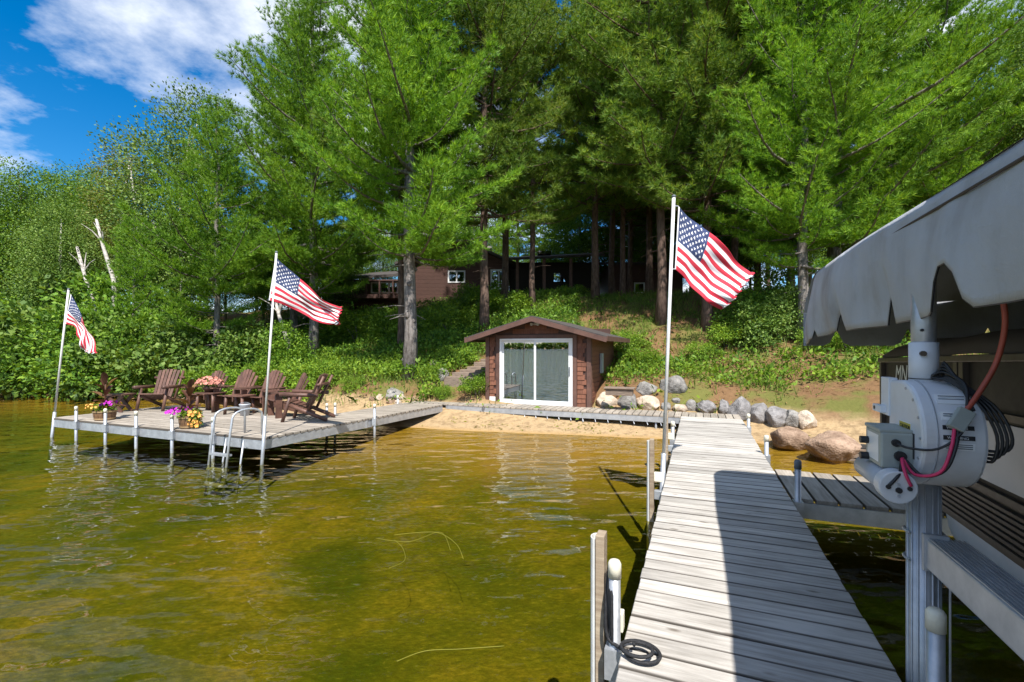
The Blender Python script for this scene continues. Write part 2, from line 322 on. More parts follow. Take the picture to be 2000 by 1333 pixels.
def ground_mat():
    m, N, L, out = newmat('shore_ground'); p = nd(N, 'ShaderNodeBsdfPrincipled', Roughness=0.92); p.inputs['Specular IOR Level'].default_value = 0.15
    t = N.new('ShaderNodeTexCoord'); sep = N.new('ShaderNodeSeparateXYZ'); L.new(t.outputs['Object'], sep.inputs[0]); v = t.outputs['Object']
    z = math_(N, L, 'ADD', sep.outputs[2], math_(N, L, 'MULTIPLY', math_(N, L, 'SUBTRACT', noise(N, L, v, 1.3, 5), 0.5), 0.35))
    sand = mixc(N, L, noise(N, L, v, 14, 6), (0.34, 0.225, 0.115), (0.47, 0.345, 0.20))
    deb = ramp(N, L, noise(N, L, v, 5.5, 8, 0.7), [(0.48, (0, 0, 0)), (0.60, (1, 1, 1))])
    sand = mixc(N, L, math_(N, L, 'MULTIPLY', deb, 0.55), sand, (0.17, 0.115, 0.06))
    duff = mixc(N, L, noise(N, L, v, 7, 8, 0.7), (0.09, 0.052, 0.027), (0.27, 0.155, 0.075))
    moss = ramp(N, L, noise(N, L, v, 0.9, 6), [(0.48, (0, 0, 0)), (0.60, (1, 1, 1))])
    duff = mixc(N, L, math_(N, L, 'MULTIPLY', moss, 0.6), duff, (0.10, 0.15, 0.025))
    col = mixc(N, L, ramp(N, L, z, [(0.36, (0, 0, 0)), (0.56, (1, 1, 1))]), sand, duff)
    # lake bed: sand near the beach, mud and weed further out
    bedn = noise(N, L, v, 0.55, 7, 0.62); bed = ramp(N, L, bedn, [(0.36, (0.065, 0.09, 0.012)), (0.5, (0.15, 0.145, 0.02)), (0.64, (0.27, 0.205, 0.04))])
    fine = noise(N, L, v, 4.5, 6, 0.7); bed = mixc(N, L, ramp(N, L, fine, [(0.5, (0, 0, 0)), (0.68, (.6, .6, .6))]), bed, (0.075, 0.085, 0.012))
    fine2 = noise(N, L, coords(N, L, (1, 2.4, 1)), 13, 7, 0.75); bed = mixc(N, L, ramp(N, L, fine2, [(0.42, (.5, .5, .5)), (0.56, (0, 0, 0))]), bed, (0.055, 0.06, 0.01)); bed = mixc(N, L, ramp(N, L, fine2, [(0.58, (0, 0, 0)), (0.7, (.6, .6, .6))]), bed, (0.36, 0.30, 0.10))
    wet = mixc(N, L, noise(N, L, v, 9, 4), (0.36, 0.225, 0.09), (0.44, 0.285, 0.125))
    zb = math_(N, L, 'ADD', sep.outputs[2], math_(N, L, 'MULTIPLY', math_(N, L, 'SUBTRACT', noise(N, L, v, 0.8, 5), 0.5), 0.22))
    low = mixc(N, L, math_(N, L, 'MULTIPLY', math_(N, L, 'ADD', zb, 0.42), 3.2, True), bed, wet)
    und = mixc(N, L, ramp(N, L, math_(N, L, 'ADD', sep.outputs[2], 0.5), [(0.5, (0, 0, 0)), (0.535, (1, 1, 1))]), low, col)
    L.new(und, p.inputs['Base Color']); L.new(bump(N, L, noise(N, L, v, 11, 8, 0.7), 0.7, 0.06), p.inputs['Normal'])
    L.new(p.outputs[0], out.inputs[0]); return m
def build_ground():
    def axis(lo, hi, st, far):
        a = list(np.arange(lo, hi + 1e-6, st)); s = st; x = hi
        while x < far: s *= 1.25; x += s; a.append(x)
        s = st; x = lo; b = []
        while x > -far: s *= 1.25; x -= s; b.append(x)
        return np.array(b[::-1] + a)
    xs = axis(-24, 18, .22, 900); ys = axis(-2, 30, .22, 900); X, Y = np.meshgrid(xs, ys); Z = gz(X, Y)
    nx, ny = len(xs), len(ys); co = np.stack([X, Y, Z], -1).reshape(-1, 3)
    idx = np.arange(nx * ny).reshape(ny, nx); q = np.stack([idx[:-1, :-1], idx[:-1, 1:], idx[1:, 1:], idx[1:, :-1]], -1).reshape(-1, 4)
    me = bpy.data.meshes.new('ground'); me.vertices.add(len(co)); me.vertices.foreach_set('co', co.astype(np.float32).ravel())
    me.loops.add(q.size); me.loops.foreach_set('vertex_index', q.astype(np.int32).ravel()); me.polygons.add(len(q)); me.polygons.foreach_set('loop_start', np.arange(0, q.size, 4, dtype=np.int32))
    me.update(calc_edges=True); me.polygons.foreach_set('use_smooth', np.ones(len(q), bool)); me.materials.append(ground_mat())
    o = obj('ground', me); o['kind'] = 'structure'; o['label'] = 'sandy beach, wooded bank and lake bed'
build_ground()
def water_mat():
    m, N, L, out = newmat('lake_water'); t = N.new('ShaderNodeTexCoord'); v = t.outputs['Object']
    mp = N.new('ShaderNodeMapping'); mp.inputs['Scale'].default_value = (0.75, 1.5, 1); mp.inputs['Rotation'].default_value = (0, 0, R(-14)); L.new(v, mp.inputs[0]); w = mp.outputs[0]
    h = math_(N, L, 'ADD', math_(N, L, 'MULTIPLY', noise(N, L, w, 1.5, 1.5, 0.45), 0.9), math_(N, L, 'MULTIPLY', noise(N, L, w, 4.2, 1.5, 0.45), 0.36))
    b = bump(N, L, h, 0.62, 0.11)
    fr = nd(N, 'ShaderNodeFresnel', IOR=1.33); L.new(b, fr.inputs['Normal'])
    g = N.new('ShaderNodeBsdfGlossy'); g.inputs['Roughness'].default_value = 0.02; L.new(b, g.inputs['Normal'])
    tr = N.new('ShaderNodeBsdfTransparent'); tr.inputs[0].default_value = (0.76, 0.73, 0.33, 1)
    mx = N.new('ShaderNodeMixShader'); L.new(fr.outputs[0], mx.inputs[0]); L.new(tr.outputs[0], mx.inputs[1]); L.new(g.outputs[0], mx.inputs[2]); L.new(mx.outputs[0], out.inputs[0]); return m
wm = MB(); wm.add([(-880, -880, 0), (880, -880, 0), (880, 200, 0), (-880, 200, 0)], [(0, 1, 2, 3)])
wo = wm.build('water', water_mat()); wo['kind'] = 'structure'; wo['label'] = 'rippled olive lake water over a sandy bed'

# ------------------------------------------------------------------ docks
def plank_mesh(l, w, t=0.038, mat=None):
    m = MB(); b = 0.004
    d = (l, w, t)
    x, y, z = (q / 2 for q in d)
    ring = lambda zz, i: [(-x + i, -y + i, zz), (x - i, -y + i, zz), (x - i, y - i, zz), (-x + i, y - i, zz)]
    m.add(ring(-z, 0) + ring(z - b, 0) + ring(z, b), [(3, 2, 1, 0)] + [(i, (i + 1) % 4, 4 + (i + 1) % 4, 4 + i) for i in range(4)] + [(4 + i, 4 + (i + 1) % 4, 8 + (i + 1) % 4, 8 + i) for i in range(4)] + [(8, 9, 10, 11)])
    return m.mesh('plank', mat)
PITCH = 0.1526
def pipe_post(parent, u, v, ztop, zbot, r=0.03, cap='cap', off=(0, 0, 0), flange=True):
    m = MB(off); m.cyl((u, v, zbot), (u, v, ztop - .05), r, 12); o = m.build('post', M['alu'], parent, True)
    c = MB(off); c.lathe((u, v, 0), [(r * 1.13, ztop - .09), (r * 1.13, ztop - .02), (r * .85, ztop - .005), (r * .4, ztop)], 12); c.build('post_cap', M[cap], o, True)
    if flange:
        f = MB(off); f.span((u - r * 1.5, v - r * 1.5, DZ - .17), (u + r * 1.5, v + r * 1.5, DZ - .015)); f.build('bracket', M['alu'], o)
    return o
# main dock
DU0, DU1, DV1 = -.355, .865, 10.93
o0 = (DU0 + .61, 1.0, 0)
dock = uvthing('dock', 'long grey plank dock leading from the camera to the beach', 'dock', *o0)
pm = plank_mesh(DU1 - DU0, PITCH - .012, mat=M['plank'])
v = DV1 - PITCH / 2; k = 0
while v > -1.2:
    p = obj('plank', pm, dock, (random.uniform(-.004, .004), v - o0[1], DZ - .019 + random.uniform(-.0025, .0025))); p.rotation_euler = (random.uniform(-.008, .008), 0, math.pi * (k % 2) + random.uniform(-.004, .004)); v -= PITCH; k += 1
m = MB(o0)
for u in (DU0 + .03, DU1 - .03): m.span((u - .02, -1.2, DZ - .2), (u + .02, DV1 - .002, DZ - .042))
for v in (-1, 1.2, 3.3, 5.4, 7.5, 9.6): m.span((DU0 + .055, v - .03, DZ - .15), (DU1 - .055, v + .03, DZ - .042))
m.build('frame', M['alu'], dock)
for u, v, zt, c in ((.905, 2.41, .88, 'cap'), (.905, 7.5, .70, 'cap'), (.905, 10.05, .67, 'cap'), (DU0 - .045, 2.40, .86, 'cap'), (DU0 - .045, 8.2, .72, 'cap')):
    pipe_post(dock, u, v, zt, -.9, .03, c, o0)
# finger dock to the right
o1 = (1.5, 6.0, 0)
fd = uvthing('finger_dock', 'short side dock with wide dark gaps, under the boat bow', 'dock', *o1)
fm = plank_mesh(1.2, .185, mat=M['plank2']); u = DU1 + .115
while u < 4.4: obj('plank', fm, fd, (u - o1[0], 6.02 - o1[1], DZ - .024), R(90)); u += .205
m = MB(o1)
for v in (5.43, 6.6): m.span((DU1 + .01, v - .02, DZ - .2), (4.4, v + .02, DZ - .046))
m.build('frame', M['alu'], fd); pipe_post(fd, DU1 + .06, 5.36, .83, -.7, .03, 'capd', o1)
# shore dock in front of the boathouse
o2 = (-3.0, 11.3, 0); SV0, SV1 = 10.95, 11.7
sdk = uvthing('shore_dock', 'narrow walkway of short planks running along the beach to the boathouse', 'dock', *o2)
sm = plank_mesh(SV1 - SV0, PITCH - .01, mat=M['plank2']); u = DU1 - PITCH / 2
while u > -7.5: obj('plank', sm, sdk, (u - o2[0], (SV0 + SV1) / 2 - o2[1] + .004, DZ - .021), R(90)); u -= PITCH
m = MB(o2); m.span((-6.38, SV0 + .012, DZ - .175), (DU0 - .01, SV0 + .05, DZ - .044)); m.span((-7.4, SV1 - .05, DZ - .175), (DU1, SV1 - .012, DZ - .044)); m.build('frame', M['alu'], sdk)
for u in (-5.0, -2.6, -.9):
    m = MB(o2); m.cyl((u, SV0 + .07, -.1), (u, SV0 + .07, DZ - .05), .025); m.build('leg', M['alu'], sdk, True)
u = -6.2
while u < -.5:
    m = MB(o2); m.bar((u, SV0 + .03, DZ - .178), (u + .03, SV0 - .02, DZ - .24), .014, .004); m.build('hook', M['alu'], sdk); u += .3
# platform and walkway
PC = Vector((-4.22, 7.76, 0)); PL = Vector((-10.06, 10.06, 0)); eu = (PC - PL).normalized(); ev = Vector((.455, .89, 0)).normalized(); WK = Vector((-1.86, 12.4, 0))
pth = thing('platform_dock', 'wide plank swim platform on pipe legs with brown lounge chairs', 'dock', (PC + PL) / 2)
rz = math.atan2(eu.y, eu.x); PLW = (PC - PL).length; DEP = 2.45
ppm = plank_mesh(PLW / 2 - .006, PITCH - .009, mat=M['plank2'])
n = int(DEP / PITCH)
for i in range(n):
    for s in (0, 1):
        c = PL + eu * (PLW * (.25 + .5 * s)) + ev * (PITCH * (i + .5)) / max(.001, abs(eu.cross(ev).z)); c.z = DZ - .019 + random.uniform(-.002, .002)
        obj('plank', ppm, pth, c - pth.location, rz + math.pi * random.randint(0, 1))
BR = PC + ev * DEP; BL = PL + ev * DEP
m = MB(pth.location)
def beam(a, b, zt=DZ - .042, zb=DZ - .2, t=.04, inn=Vector((0, 0, 0))):
    a = Vector((a.x, a.y, 0)) + inn; b = Vector((b.x, b.y, 0)) + inn; m.bar(a + Vector((0, 0, (zt + zb) / 2)), b + Vector((0, 0, (zt + zb) / 2)), t, zt - zb)
beam(PL, PC, inn=ev * .03); beam(BL, BR, inn=-ev * .03); beam(PL + ev * .052, BL - ev * .052, inn=eu * .03); beam(PC + ev * .052, BR - ev * .052, inn=-eu * .03); beam((PL + PC) / 2 + ev * .06, (BL + BR) / 2 - ev * .06)
m.build('frame', M['alu'], pth)
fpx = [153, 210, 270, 340, 420]
def front_pt(px): # where the sight line at px meets the platform's front edge
    k = (px - 1000) / F; t = (k * PL.y - PL.x) / ((PC - PL).x - k * (PC - PL).y); return PL + (PC - PL) * t
def wpost(parent, p, zt, zb, cap='cap', r=.028):
    q = p - parent.location; pipe_post(parent, q.x, q.y, zt, zb, r, cap)
for px in fpx: wpost(pth, front_pt(px) - ev * .035, DZ + .30, -.7)
wpost(pth, BR - eu * .9 - ev * 0.0, DZ + .3, -.4)
# walkway: planks across between platform back and shore dock
wk = thing('walkway', 'plank walkway joining the platform to the shore dock', 'dock', (BR + WK) / 2)
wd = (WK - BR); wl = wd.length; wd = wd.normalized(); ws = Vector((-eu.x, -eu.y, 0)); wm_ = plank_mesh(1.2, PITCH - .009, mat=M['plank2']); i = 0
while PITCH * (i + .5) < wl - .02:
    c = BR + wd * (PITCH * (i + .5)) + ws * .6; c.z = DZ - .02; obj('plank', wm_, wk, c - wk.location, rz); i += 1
m = MB(wk.location); beam(BR, WK, inn=ws * .03); beam(BR + ws * 1.2, WK + ws * 1.2, inn=-ws * .03); m.build('frame', M['alu'], wk)
wpost(wk, BR + wd * .15 - ws * .04, DZ + .3, -.4); wpost(wk, BR + wd * 2.5 + ws * 1.24, DZ + .22, 0)
wpost(wk, BR + wd * .1 + ws * 1.24, DZ + .26, -.2)

# ladder at the platform
a = front_pt(452) - ev * .02; b = front_pt(486) - ev * .02
lad = thing('swim_ladder', 'bent aluminium swim ladder hooked over the platform edge', 'ladder', Vector((a.x, a.y, -.45)))
def lp(base, back, z): q = base + ev * back; return Vector((q.x, q.y, z)) - lad.location
for base in (a, b):
    arc = [lp(base, .26 - .26 * (1 - math.cos(t)) / 1, DZ + .36 + .12 * math.sin(t)) for t in np.linspace(0, math.pi, 9)]
    pts = [lp(base, .26, DZ)] + arc + [lp(base, -.30, DZ + .1), lp(base, -.42, -.5)]
    mm = MB(); mm.tube(pts, .019, 10); mm.build('rail', M['alu'], lad, True)
    mm = MB(); mm.tube([lp(base, -.07, DZ - .04), lp(base, -.2, -.5)], .016, 8); mm.build('brace', M['alu'], lad, True)
for z, bk in ((.18, -.31), (-.06, -.36), (-.3, -.4)):
    mm = MB(); mm.bar(lp(a, bk, z), lp(b, bk, z), .09, .03); mm.build('step', M['alu'], lad)

# mooring posts along the left dock edge
for (v, zt, lab) in ((2.49, .95, 'near weathered wooden mooring post with a white edge guard and rope'), (5.42, .92, 'wooden mooring post beside the flagpole'), (8.0, .91, 'farthest wooden mooring post along the dock')):
    o = (DU0 - .13, v, 0); t = uvthing('mooring_post', lab, 'post', *o, group='mooring posts')
    m = MB(o); m.span((DU0 - .155, v - .045, -.9), (DU0 - .108, v + .045, zt)); m.build('timber', M['post'], t, bevel=.004)
    m = MB(o)
    for q in range(9):
        pass
    arcp = [(DU0 - .158 - .03 * math.sin(x), v - .045 + .045 * (1 - math.cos(x)), 0) for x in np.linspace(0, math.pi, 9)]
    inner = [(DU0 - .158 - .026 * math.sin(x), v - .04 + .04 * (1 - math.cos(x)), 0) for x in np.linspace(math.pi, 0, 9)]
    m.prism([(x, y, -.85) for x, y, _ in arcp + inner], (0, 0, zt + .83)); m.build('edge_guard', M['pole'], t)
    for z in (.5, .3):
        m = MB(o); m.span((DU0 - .107, v - .03, z - .05), (DU0 - .012, v + .03, z + .05)); m.build('clamp', M['cap'] if z > .4 else M['alu'], t, bevel=.006)
rp = [(DU0 - .085, 2.47, .80), (DU0 - .09, 2.40, .62), (DU0 - .08, 2.38, .47), (DU0 - .02, 2.36, .44), (DU0 + .02, 2.33, .448)]
for i in range(22):
    a_ = i * .62; r_ = .05 + .028 * math.sin(i * .21); rp.append((DU0 + .09 + r_ * 1.25 * math.cos(a_ + 3), 2.33 + r_ * math.sin(a_ + 3), .445 + .0022 * i))
def curve_tube(name, pts, r, mat, parent=None, off=(0, 0, 0), n=7, sub=5):
    pts = [Vector(p) for p in pts]; out = []
    for i in range(len(pts) - 1):
        p0, p1, p2, p3 = pts[max(i - 1, 0)], pts[i], pts[i + 1], pts[min(i + 2, len(pts) - 1)]
        for s in range(sub):
            t = s / sub; out.append(.5 * ((2 * p1) + (p2 - p0) * t + (2 * p0 - 5 * p1 + 4 * p2 - p3) * t * t + (3 * p1 - p0 - 3 * p2 + p3) * t ** 3))
    out.append(pts[-1]); m_ = MB(off); m_.tube(out, r, n); return m_.build(name, mat, parent, True)
ro = (DU0 - .08, 2.4, .44); rt = uvthing('mooring_rope', 'black braided rope coiled at the foot of the near mooring post', 'rope', *ro)
curve_tube('coil', rp, .009, M['rope'], rt, ro)
for i in range(4):
    x = .012 * i; loop = [(DU0 - .075 + x * .6, 2.43 - .01 * i + .035 * math.cos(a_), .63 + .17 * math.sin(a_) - .02 * i) for a_ in np.linspace(0, 2 * math.pi, 14)]
    curve_tube('loop', loop, .009, M['rope'], rt, ro, 6, 3)

# ------------------------------------------------------------------ flags
def flag(name, label, cat_label, base, top, edge_top, edge_bot, Yf, r=.017, wave=.05, sleeve=.42, seed=0):
    pt = thing('flagpole', label[0], 'flagpole', base, group='flagpoles'); d = top - base
    m = MB(base); m.tube([base + d * .0, base + d * sleeve], r * 1.5, 12); m.build('socket_pipe', M['alu'], pt, True)
    m = MB(base); m.tube([base + d * (sleeve * .55 if sleeve > .3 else sleeve * .9), base + d * .996], r, 12); m.build('pole', M['pole'], pt, True)
    m = MB(base); m.lathe(base + d, [(r * .9, -.02), (r * 1.25, -.008), (r * 1.25, .006), (r * .5, .02)], 12); m.build('finial', M['capd'], pt, True)
    def poly(pts, n):
        pts = [P(x, y, Yf) for x, y in pts]; L_ = [0]
        for a_, b_ in zip(pts[:-1], pts[1:]): L_.append(L_[-1] + (b_ - a_).length)
        out = []
        for s in np.linspace(0, L_[-1], n):
            i = min(max(0, int(np.searchsorted(L_, s)) - 1), len(pts) - 2); f_ = (s - L_[i]) / (L_[i + 1] - L_[i]); out.append(pts[i].lerp(pts[i + 1], f_))
        # soften the corners of the polyline
        for _ in range(int(n * .12)):
            out = [out[0]] + [(out[i - 1] + out[i] * 2 + out[i + 1]) / 4 for i in range(1, n - 1)] + [out[-1]]
        return out
    nu, nv = 150, 91; T = poly(edge_top, nu + 1); B = poly(edge_bot, nu + 1); rr = random.Random(seed); ph = rr.uniform(0, 6)
    vs = []; fs = []; mi = []
    for i in range(nu + 1):
        a_ = i / nu
        for j in range(nv + 1):
            b_ = j / nv; p = T[i].lerp(B[i], b_); w = wave * (a_ ** .6) * math.sin(7.5 * a_ + 5.0 * b_ + ph) + wave * .6 * a_ * math.sin(15 * a_ - 6 * b_ + ph * 2) + .012 * a_ * math.sin(31 * b_ + 9 * a_)
            rag = 0
            if i > nu - 3: rag = .02 * math.sin(b_ * 40) + .02 * math.sin(b_ * 91 + 1)
            vs.append(p + Vector((rag, w, rag * .5 + .3 * w * a_)))
    stars = [((1 + 2 * c_) / 12 if r_ % 2 == 0 else (2 + 2 * c_) / 12, (r_ + 1) / 10) for r_ in range(9) for c_ in range(6 if r_ % 2 == 0 else 5)]
    def in_star(x, y): # canton coordinates 0..1, aspect 0.76 x 0.5385 of hoist
        for sx, sy in stars:
            dx = (x - sx) * .76; dy = (y - sy) * .5385; q = math.hypot(dx, dy)
            if q < .032:
                an = (math.atan2(dx, -dy) + math.pi / 5) % (2 * math.pi / 5) - math.pi / 5; an = abs(an); px_, py_ = q * math.cos(an), q * math.sin(an)
                R0 = .031; ri = R0 * .42; ix, iy = ri * math.cos(math.pi / 5), ri * math.sin(math.pi / 5)
                return (R0 - px_) * iy - py_ * (R0 - ix) > 0
        return False
    for i in range(nu):
        for j in range(nv):
            b0 = i * (nv + 1) + j; fs.append((b0, b0 + nv + 1, b0 + nv + 2, b0 + 1)); a_ = (i + .5) / nu; b_ = (j + .5) / nv
            if a_ < .02: mi.append(1)
            elif a_ < .40 and b_ < 7 / 13: mi.append(1 if in_star((a_ - .02) / .38, b_ / (7 / 13)) else 2)
            else: mi.append(0 if int(b_ * 13) % 2 == 0 else 1)
    c = T[0]; me = bpy.data.meshes.new('flag'); me.from_pydata([tuple(p - c) for p in vs], [], fs)
    for k_ in ('red', 'flagwhite', 'navy'): me.materials.append(M[k_])
    me.polygons.foreach_set('material_index', mi); me.polygons.foreach_set('use_smooth', [True] * len(fs)); me.update()
    fo = obj('flag', me, None, c); so = fo.modifiers.new('cloth', 'SOLIDIFY'); so.thickness = .003
    tag(fo, label[1], 'flag', 'american flags')
    m = MB(c)
    for q in (T[0], B[0]): m.tube([q, q + (base + d * max(0, min(1, (q.z - base.z) / d.z)) - q) * 1.0], .005, 6)
    m.build('clip', M['alu'], fo)
# right, middle, left
bR = UV(DU0 - .055, 5.72, -.6); tR = P(1316, 384, bR.y + .0); bR = Vector((bR.x - .02, bR.y, bR.z))
flag('f', ('white flagpole on the left edge of the long dock', 'large flag with frayed fly end beside the long dock'), '', bR, tR,
     [(1325, 403), (1345, 424), (1395, 462), (1435, 505), (1473, 536)], [(1318, 526), (1335, 540), (1352, 562), (1375, 588), (1409, 606)], tR.y, .02, .05, .30, 1)
bM = Vector((PC.x, PC.y - .06, -.6)); bM = bM - eu * .0; tM = P(540, 493, PC.y - .06)
flag('f', ('leaning white flagpole at the near corner of the platform', 'flag streaming to the right over the platform ladder'), '', bM, tM,
     [(538, 503), (565, 528), (600, 556), (628, 582), (663, 603)], [(525, 587), (550, 594), (580, 608), (610, 626), (661, 636)], tM.y, .018, .06, .34, 2)
bL = Vector((PL.x - .05, PL.y, -.6)); tL = P(134, 565, PL.y)
flag('f', ('leaning white flagpole at the far left corner of the platform', 'drooping flag at the far left of the platform'), '', bL, tL,
     [(138, 575), (152, 600), (165, 625), (176, 655), (188, 691)], [(128, 633), (142, 637), (152, 648), (157, 662), (154, 680)], tL.y, .02, .05, .30, 3)

# ------------------------------------------------------------------ chairs, tables, planters on the platform
def log_chair_parts():
    q = []; g = lambda m_, n_, sm=False: q.append((n_, m_.mesh(n_, M['chair'], sm)))
    for s in (-1, 1):
        m_ = MB(); m_.tube([(s * .30, -.40, 0), (s * .30, -.24, .54)], .036, 10); g(m_, 'front_leg', True)
        m_ = MB(); m_.tube([(s * .27, -.30, .36), (s * .27, .48, .03)], .04, 10); g(m_, 'rear_leg', True)
        m_ = MB(); m_.tube([(s * .33, -.44, .575), (s * .33, .32, .545)], .042, 10); g(m_, 'arm', True)
        m_ = MB(); m_.tube([(s * .255, .10, .24), (s * .28, .42, .93)], .03, 8); g(m_, 'back_post', True)
    m_ = MB(); m_.tube([(-.36, .33, .76), (.36, .33, .76)], .032, 8); g(m_, 'back_rail', True)
    for i in range(6):
        x = -.2 + .08 * i; top = .98 - .012 * abs(i - 2.5); m_ = MB(); m_.bar((x * .92, .03, .30), (x * 1.12, .34, top), .066, .022, (0, -1, .35)); g(m_, 'back_slat')
    for i in range(5):
        y = -.33 + .095 * i; m_ = MB(); m_.box((0, y, .40 - .038 * i), (.56, .082, .026), Matrix.Rotation(R(-20), 3, 'X')); g(m_, 'seat_slat')
    return q
def board_chair_parts():
    q = []; g = lambda m_, n_: q.append((n_, m_.mesh(n_, M['chair'])))
    for s in (-1, 1):
        m_ = MB(); m_.span((s * .30 - .016, -.36, 0), (s * .30 + .016, -.22, .54)); g(m_, 'front_leg')
        m_ = MB(); m_.prism([(s * .27, -.38, .26), (s * .27, -.38, .37), (s * .27, .1, .28), (s * .27, .52, .08), (s * .27, .5, 0), (s * .27, .36, 0)], (.03 * -s, 0, 0)); g(m_, 'rear_leg')
        m_ = MB(); m_.prism([(s * .24, -.44, .555), (s * .40, -.44, .555), (s * .41, -.1, .555), (s * .34, .36, .555), (s * .27, .36, .555)][::s], (0, 0, .024)); g(m_, 'arm')
    m_ = MB(); m_.span((-.33, .27, .50), (.33, .31, .56)); g(m_, 'back_rail')
    for i in range(7):
        x = -.24 + .08 * i; top = .98 - .16 * (abs(i - 3) / 3) ** 2; m_ = MB(); m_.bar((x * .85, .05, .26), (x * 1.1, .36, top), .074, .02, (0, -1, .35)); g(m_, 'back_slat')
    for i in range(6):
        y = -.35 + .09 * i; m_ = MB(); m_.box((0, y, .385 - .02 * i), (.56, .08, .022), Matrix.Rotation(R(-12), 3, 'X')); g(m_, 'seat_slat')
    return q
LOGC, BRDC = log_chair_parts(), board_chair_parts()
def chair(parts, x, y, deg, label, s=1.0):
    t = thing('lounge_chair', label, 'chair', (x, y, DZ), R(deg), 'brown wooden lounge chairs on the platform'); t.scale = (s, s, s)
    for n_, me in parts: obj(n_, me, t)
    return t
chair(LOGC, -8.72, 11.45, 4, 'leftmost log-framed lounge chair, beside the small cross-legged table')
chair(BRDC, -7.75, 11.75, -12, 'lounge chair half hidden behind the pink flower bowl', .95)
chair(BRDC, -6.72, 11.25, -14, 'lounge chair with a straight slatted back, right of the pink flower bowl')
chair(BRDC, -5.88, 10.95, -16, 'lounge chair right behind the middle flagpole and ladder')
chair(BRDC, -5.02, 10.35, -48, 'round-backed board lounge chair turned left, beside the side-on log chair', .97)
chair(LOGC, -4.32, 9.75, -86, 'rightmost log lounge chair seen side-on, facing left')
# cross-legged table
t = thing('side_table', 'small cross-legged brown table at the left end of the chairs', 'table', (-9.35, 11.0, DZ), R(-6))
for y in (-.15, -.05, .05, .15):
    m = MB(); m.span((-.24, y - .046, .40), (.24, y + .046, .43)); m.build('top_board', M['chair'], t)
for y in (-.13, .13):
    for s in (-1, 1):
        m = MB(); m.bar((-.19 * s, y + s * .02, 0), (.17 * s, y + s * .02, .398), .035, .075, (s, 0, 1)); m.build('leg', M['chair'], t)
# low log table with flower bowl
def low_table(x, y, label, zt=.46):
    t = thing('log_table', label, 'table', (x, y, DZ), R(-14))
    m = MB(); m.span((-.27, -.2, zt - .03), (.27, .2, zt)); m.build('top', M['chair'], t, bevel=.006)
    for a_ in (-1, 1):
        for b_ in (-1, 1):
            m = MB(); m.tube([(a_ * .24, b_ * .17, 0), (a_ * .22, b_ * .15, zt - .031)], .034, 9); m.build('leg', M['chair'], t, True)
low_table(-7.22, 11.05, 'low log table carrying the pink flower bowl')
low_table(-6.28, 10.62, 'low log table between the two straight-backed chairs', .44)
t = thing('pail', 'pale grey pail standing behind the swim ladder', 'pail', (-6.0, 10.35, DZ)); m = MB(); m.lathe((0, 0, 0), [(.09, 0), (.115, .24), (.12, .245), (.12, .26)], 18); m.build('body', M['pipegrey'], t, True); m = MB(); m.tube([(.12 * math.cos(x), 0, .25 + .05 * math.sin(x)) for x in np.linspace(0, math.pi, 9)], .004, 5); m.build('handle', M['alu'], t)
def blossoms(n, cx, cy, cz, rx, ry, rz_, size, r_=None):
    """small five-petal flowers with random tilt"""
    out = []
    for _ in range(n):
        d = rng.normal(size=3); d /= np.linalg.norm(d); d[2] = abs(d[2]) * .9 + .1; c = np.array([cx, cy, cz]) + d * np.array([rx, ry, rz_]) * rng.uniform(.75, 1.05)
        nrm = d + rng.normal(size=3) * .4; nrm[1] -= .3; nrm /= np.linalg.norm(nrm); a_ = np.cross(nrm, [.3, .5, .8]); a_ /= np.linalg.norm(a_); b_ = np.cross(nrm, a_); s_ = size * rng.uniform(.7, 1.2)
        for k_ in range(5):
            t0 = 2 * math.pi * k_ / 5; e0 = a_ * math.cos(t0) + b_ * math.sin(t0); e1 = a_ * math.cos(t0 + .63) + b_ * math.sin(t0 + .63); e2 = a_ * math.cos(t0 - .63) + b_ * math.sin(t0 - .63)
            out += [c, c + (e2 * .75 + nrm * .15) * s_, c + (e0 * 1.05 + nrm * .2) * s_, c + (e1 * .75 + nrm * .15) * s_]
    return np.array(out)
def leaves(n, cx, cy, cz, rx, ry, rz_, size, asp=.5, shell=.55):
    d = rng.normal(size=(n, 3)); d /= np.linalg.norm(d, axis=1)[:, None]; rad = rng.uniform(shell, 1.0, n)[:, None]
    c = np.array([cx, cy, cz]) + d * rad * np.array([rx, ry, rz_]); return leaf_quads(c, d, size, asp)
def leaf_quads(c, out, size, asp=.55, up=.5, jit=.8):
    n = len(c); t = out + rng.normal(size=(n, 3)) * jit + np.array([0, 0, -.15]); t /= np.linalg.norm(t, axis=1)[:, None]
    nn = out * .6 + rng.normal(size=(n, 3)) * .6 + np.array([0, -.25, up]); s = np.cross(t, nn); s /= np.linalg.norm(s, axis=1)[:, None] + 1e-9; nn = np.cross(s, t)
    L_ = (size * rng.uniform(.65, 1.3, n))[:, None]; w = L_ * asp * .5
    q = np.stack([c, c + t * L_ * .5 + s * w + nn * L_ * .06, c + t * L_, c + t * L_ * .5 - s * w + nn * L_ * .06], 1); return q.reshape(-1, 3)
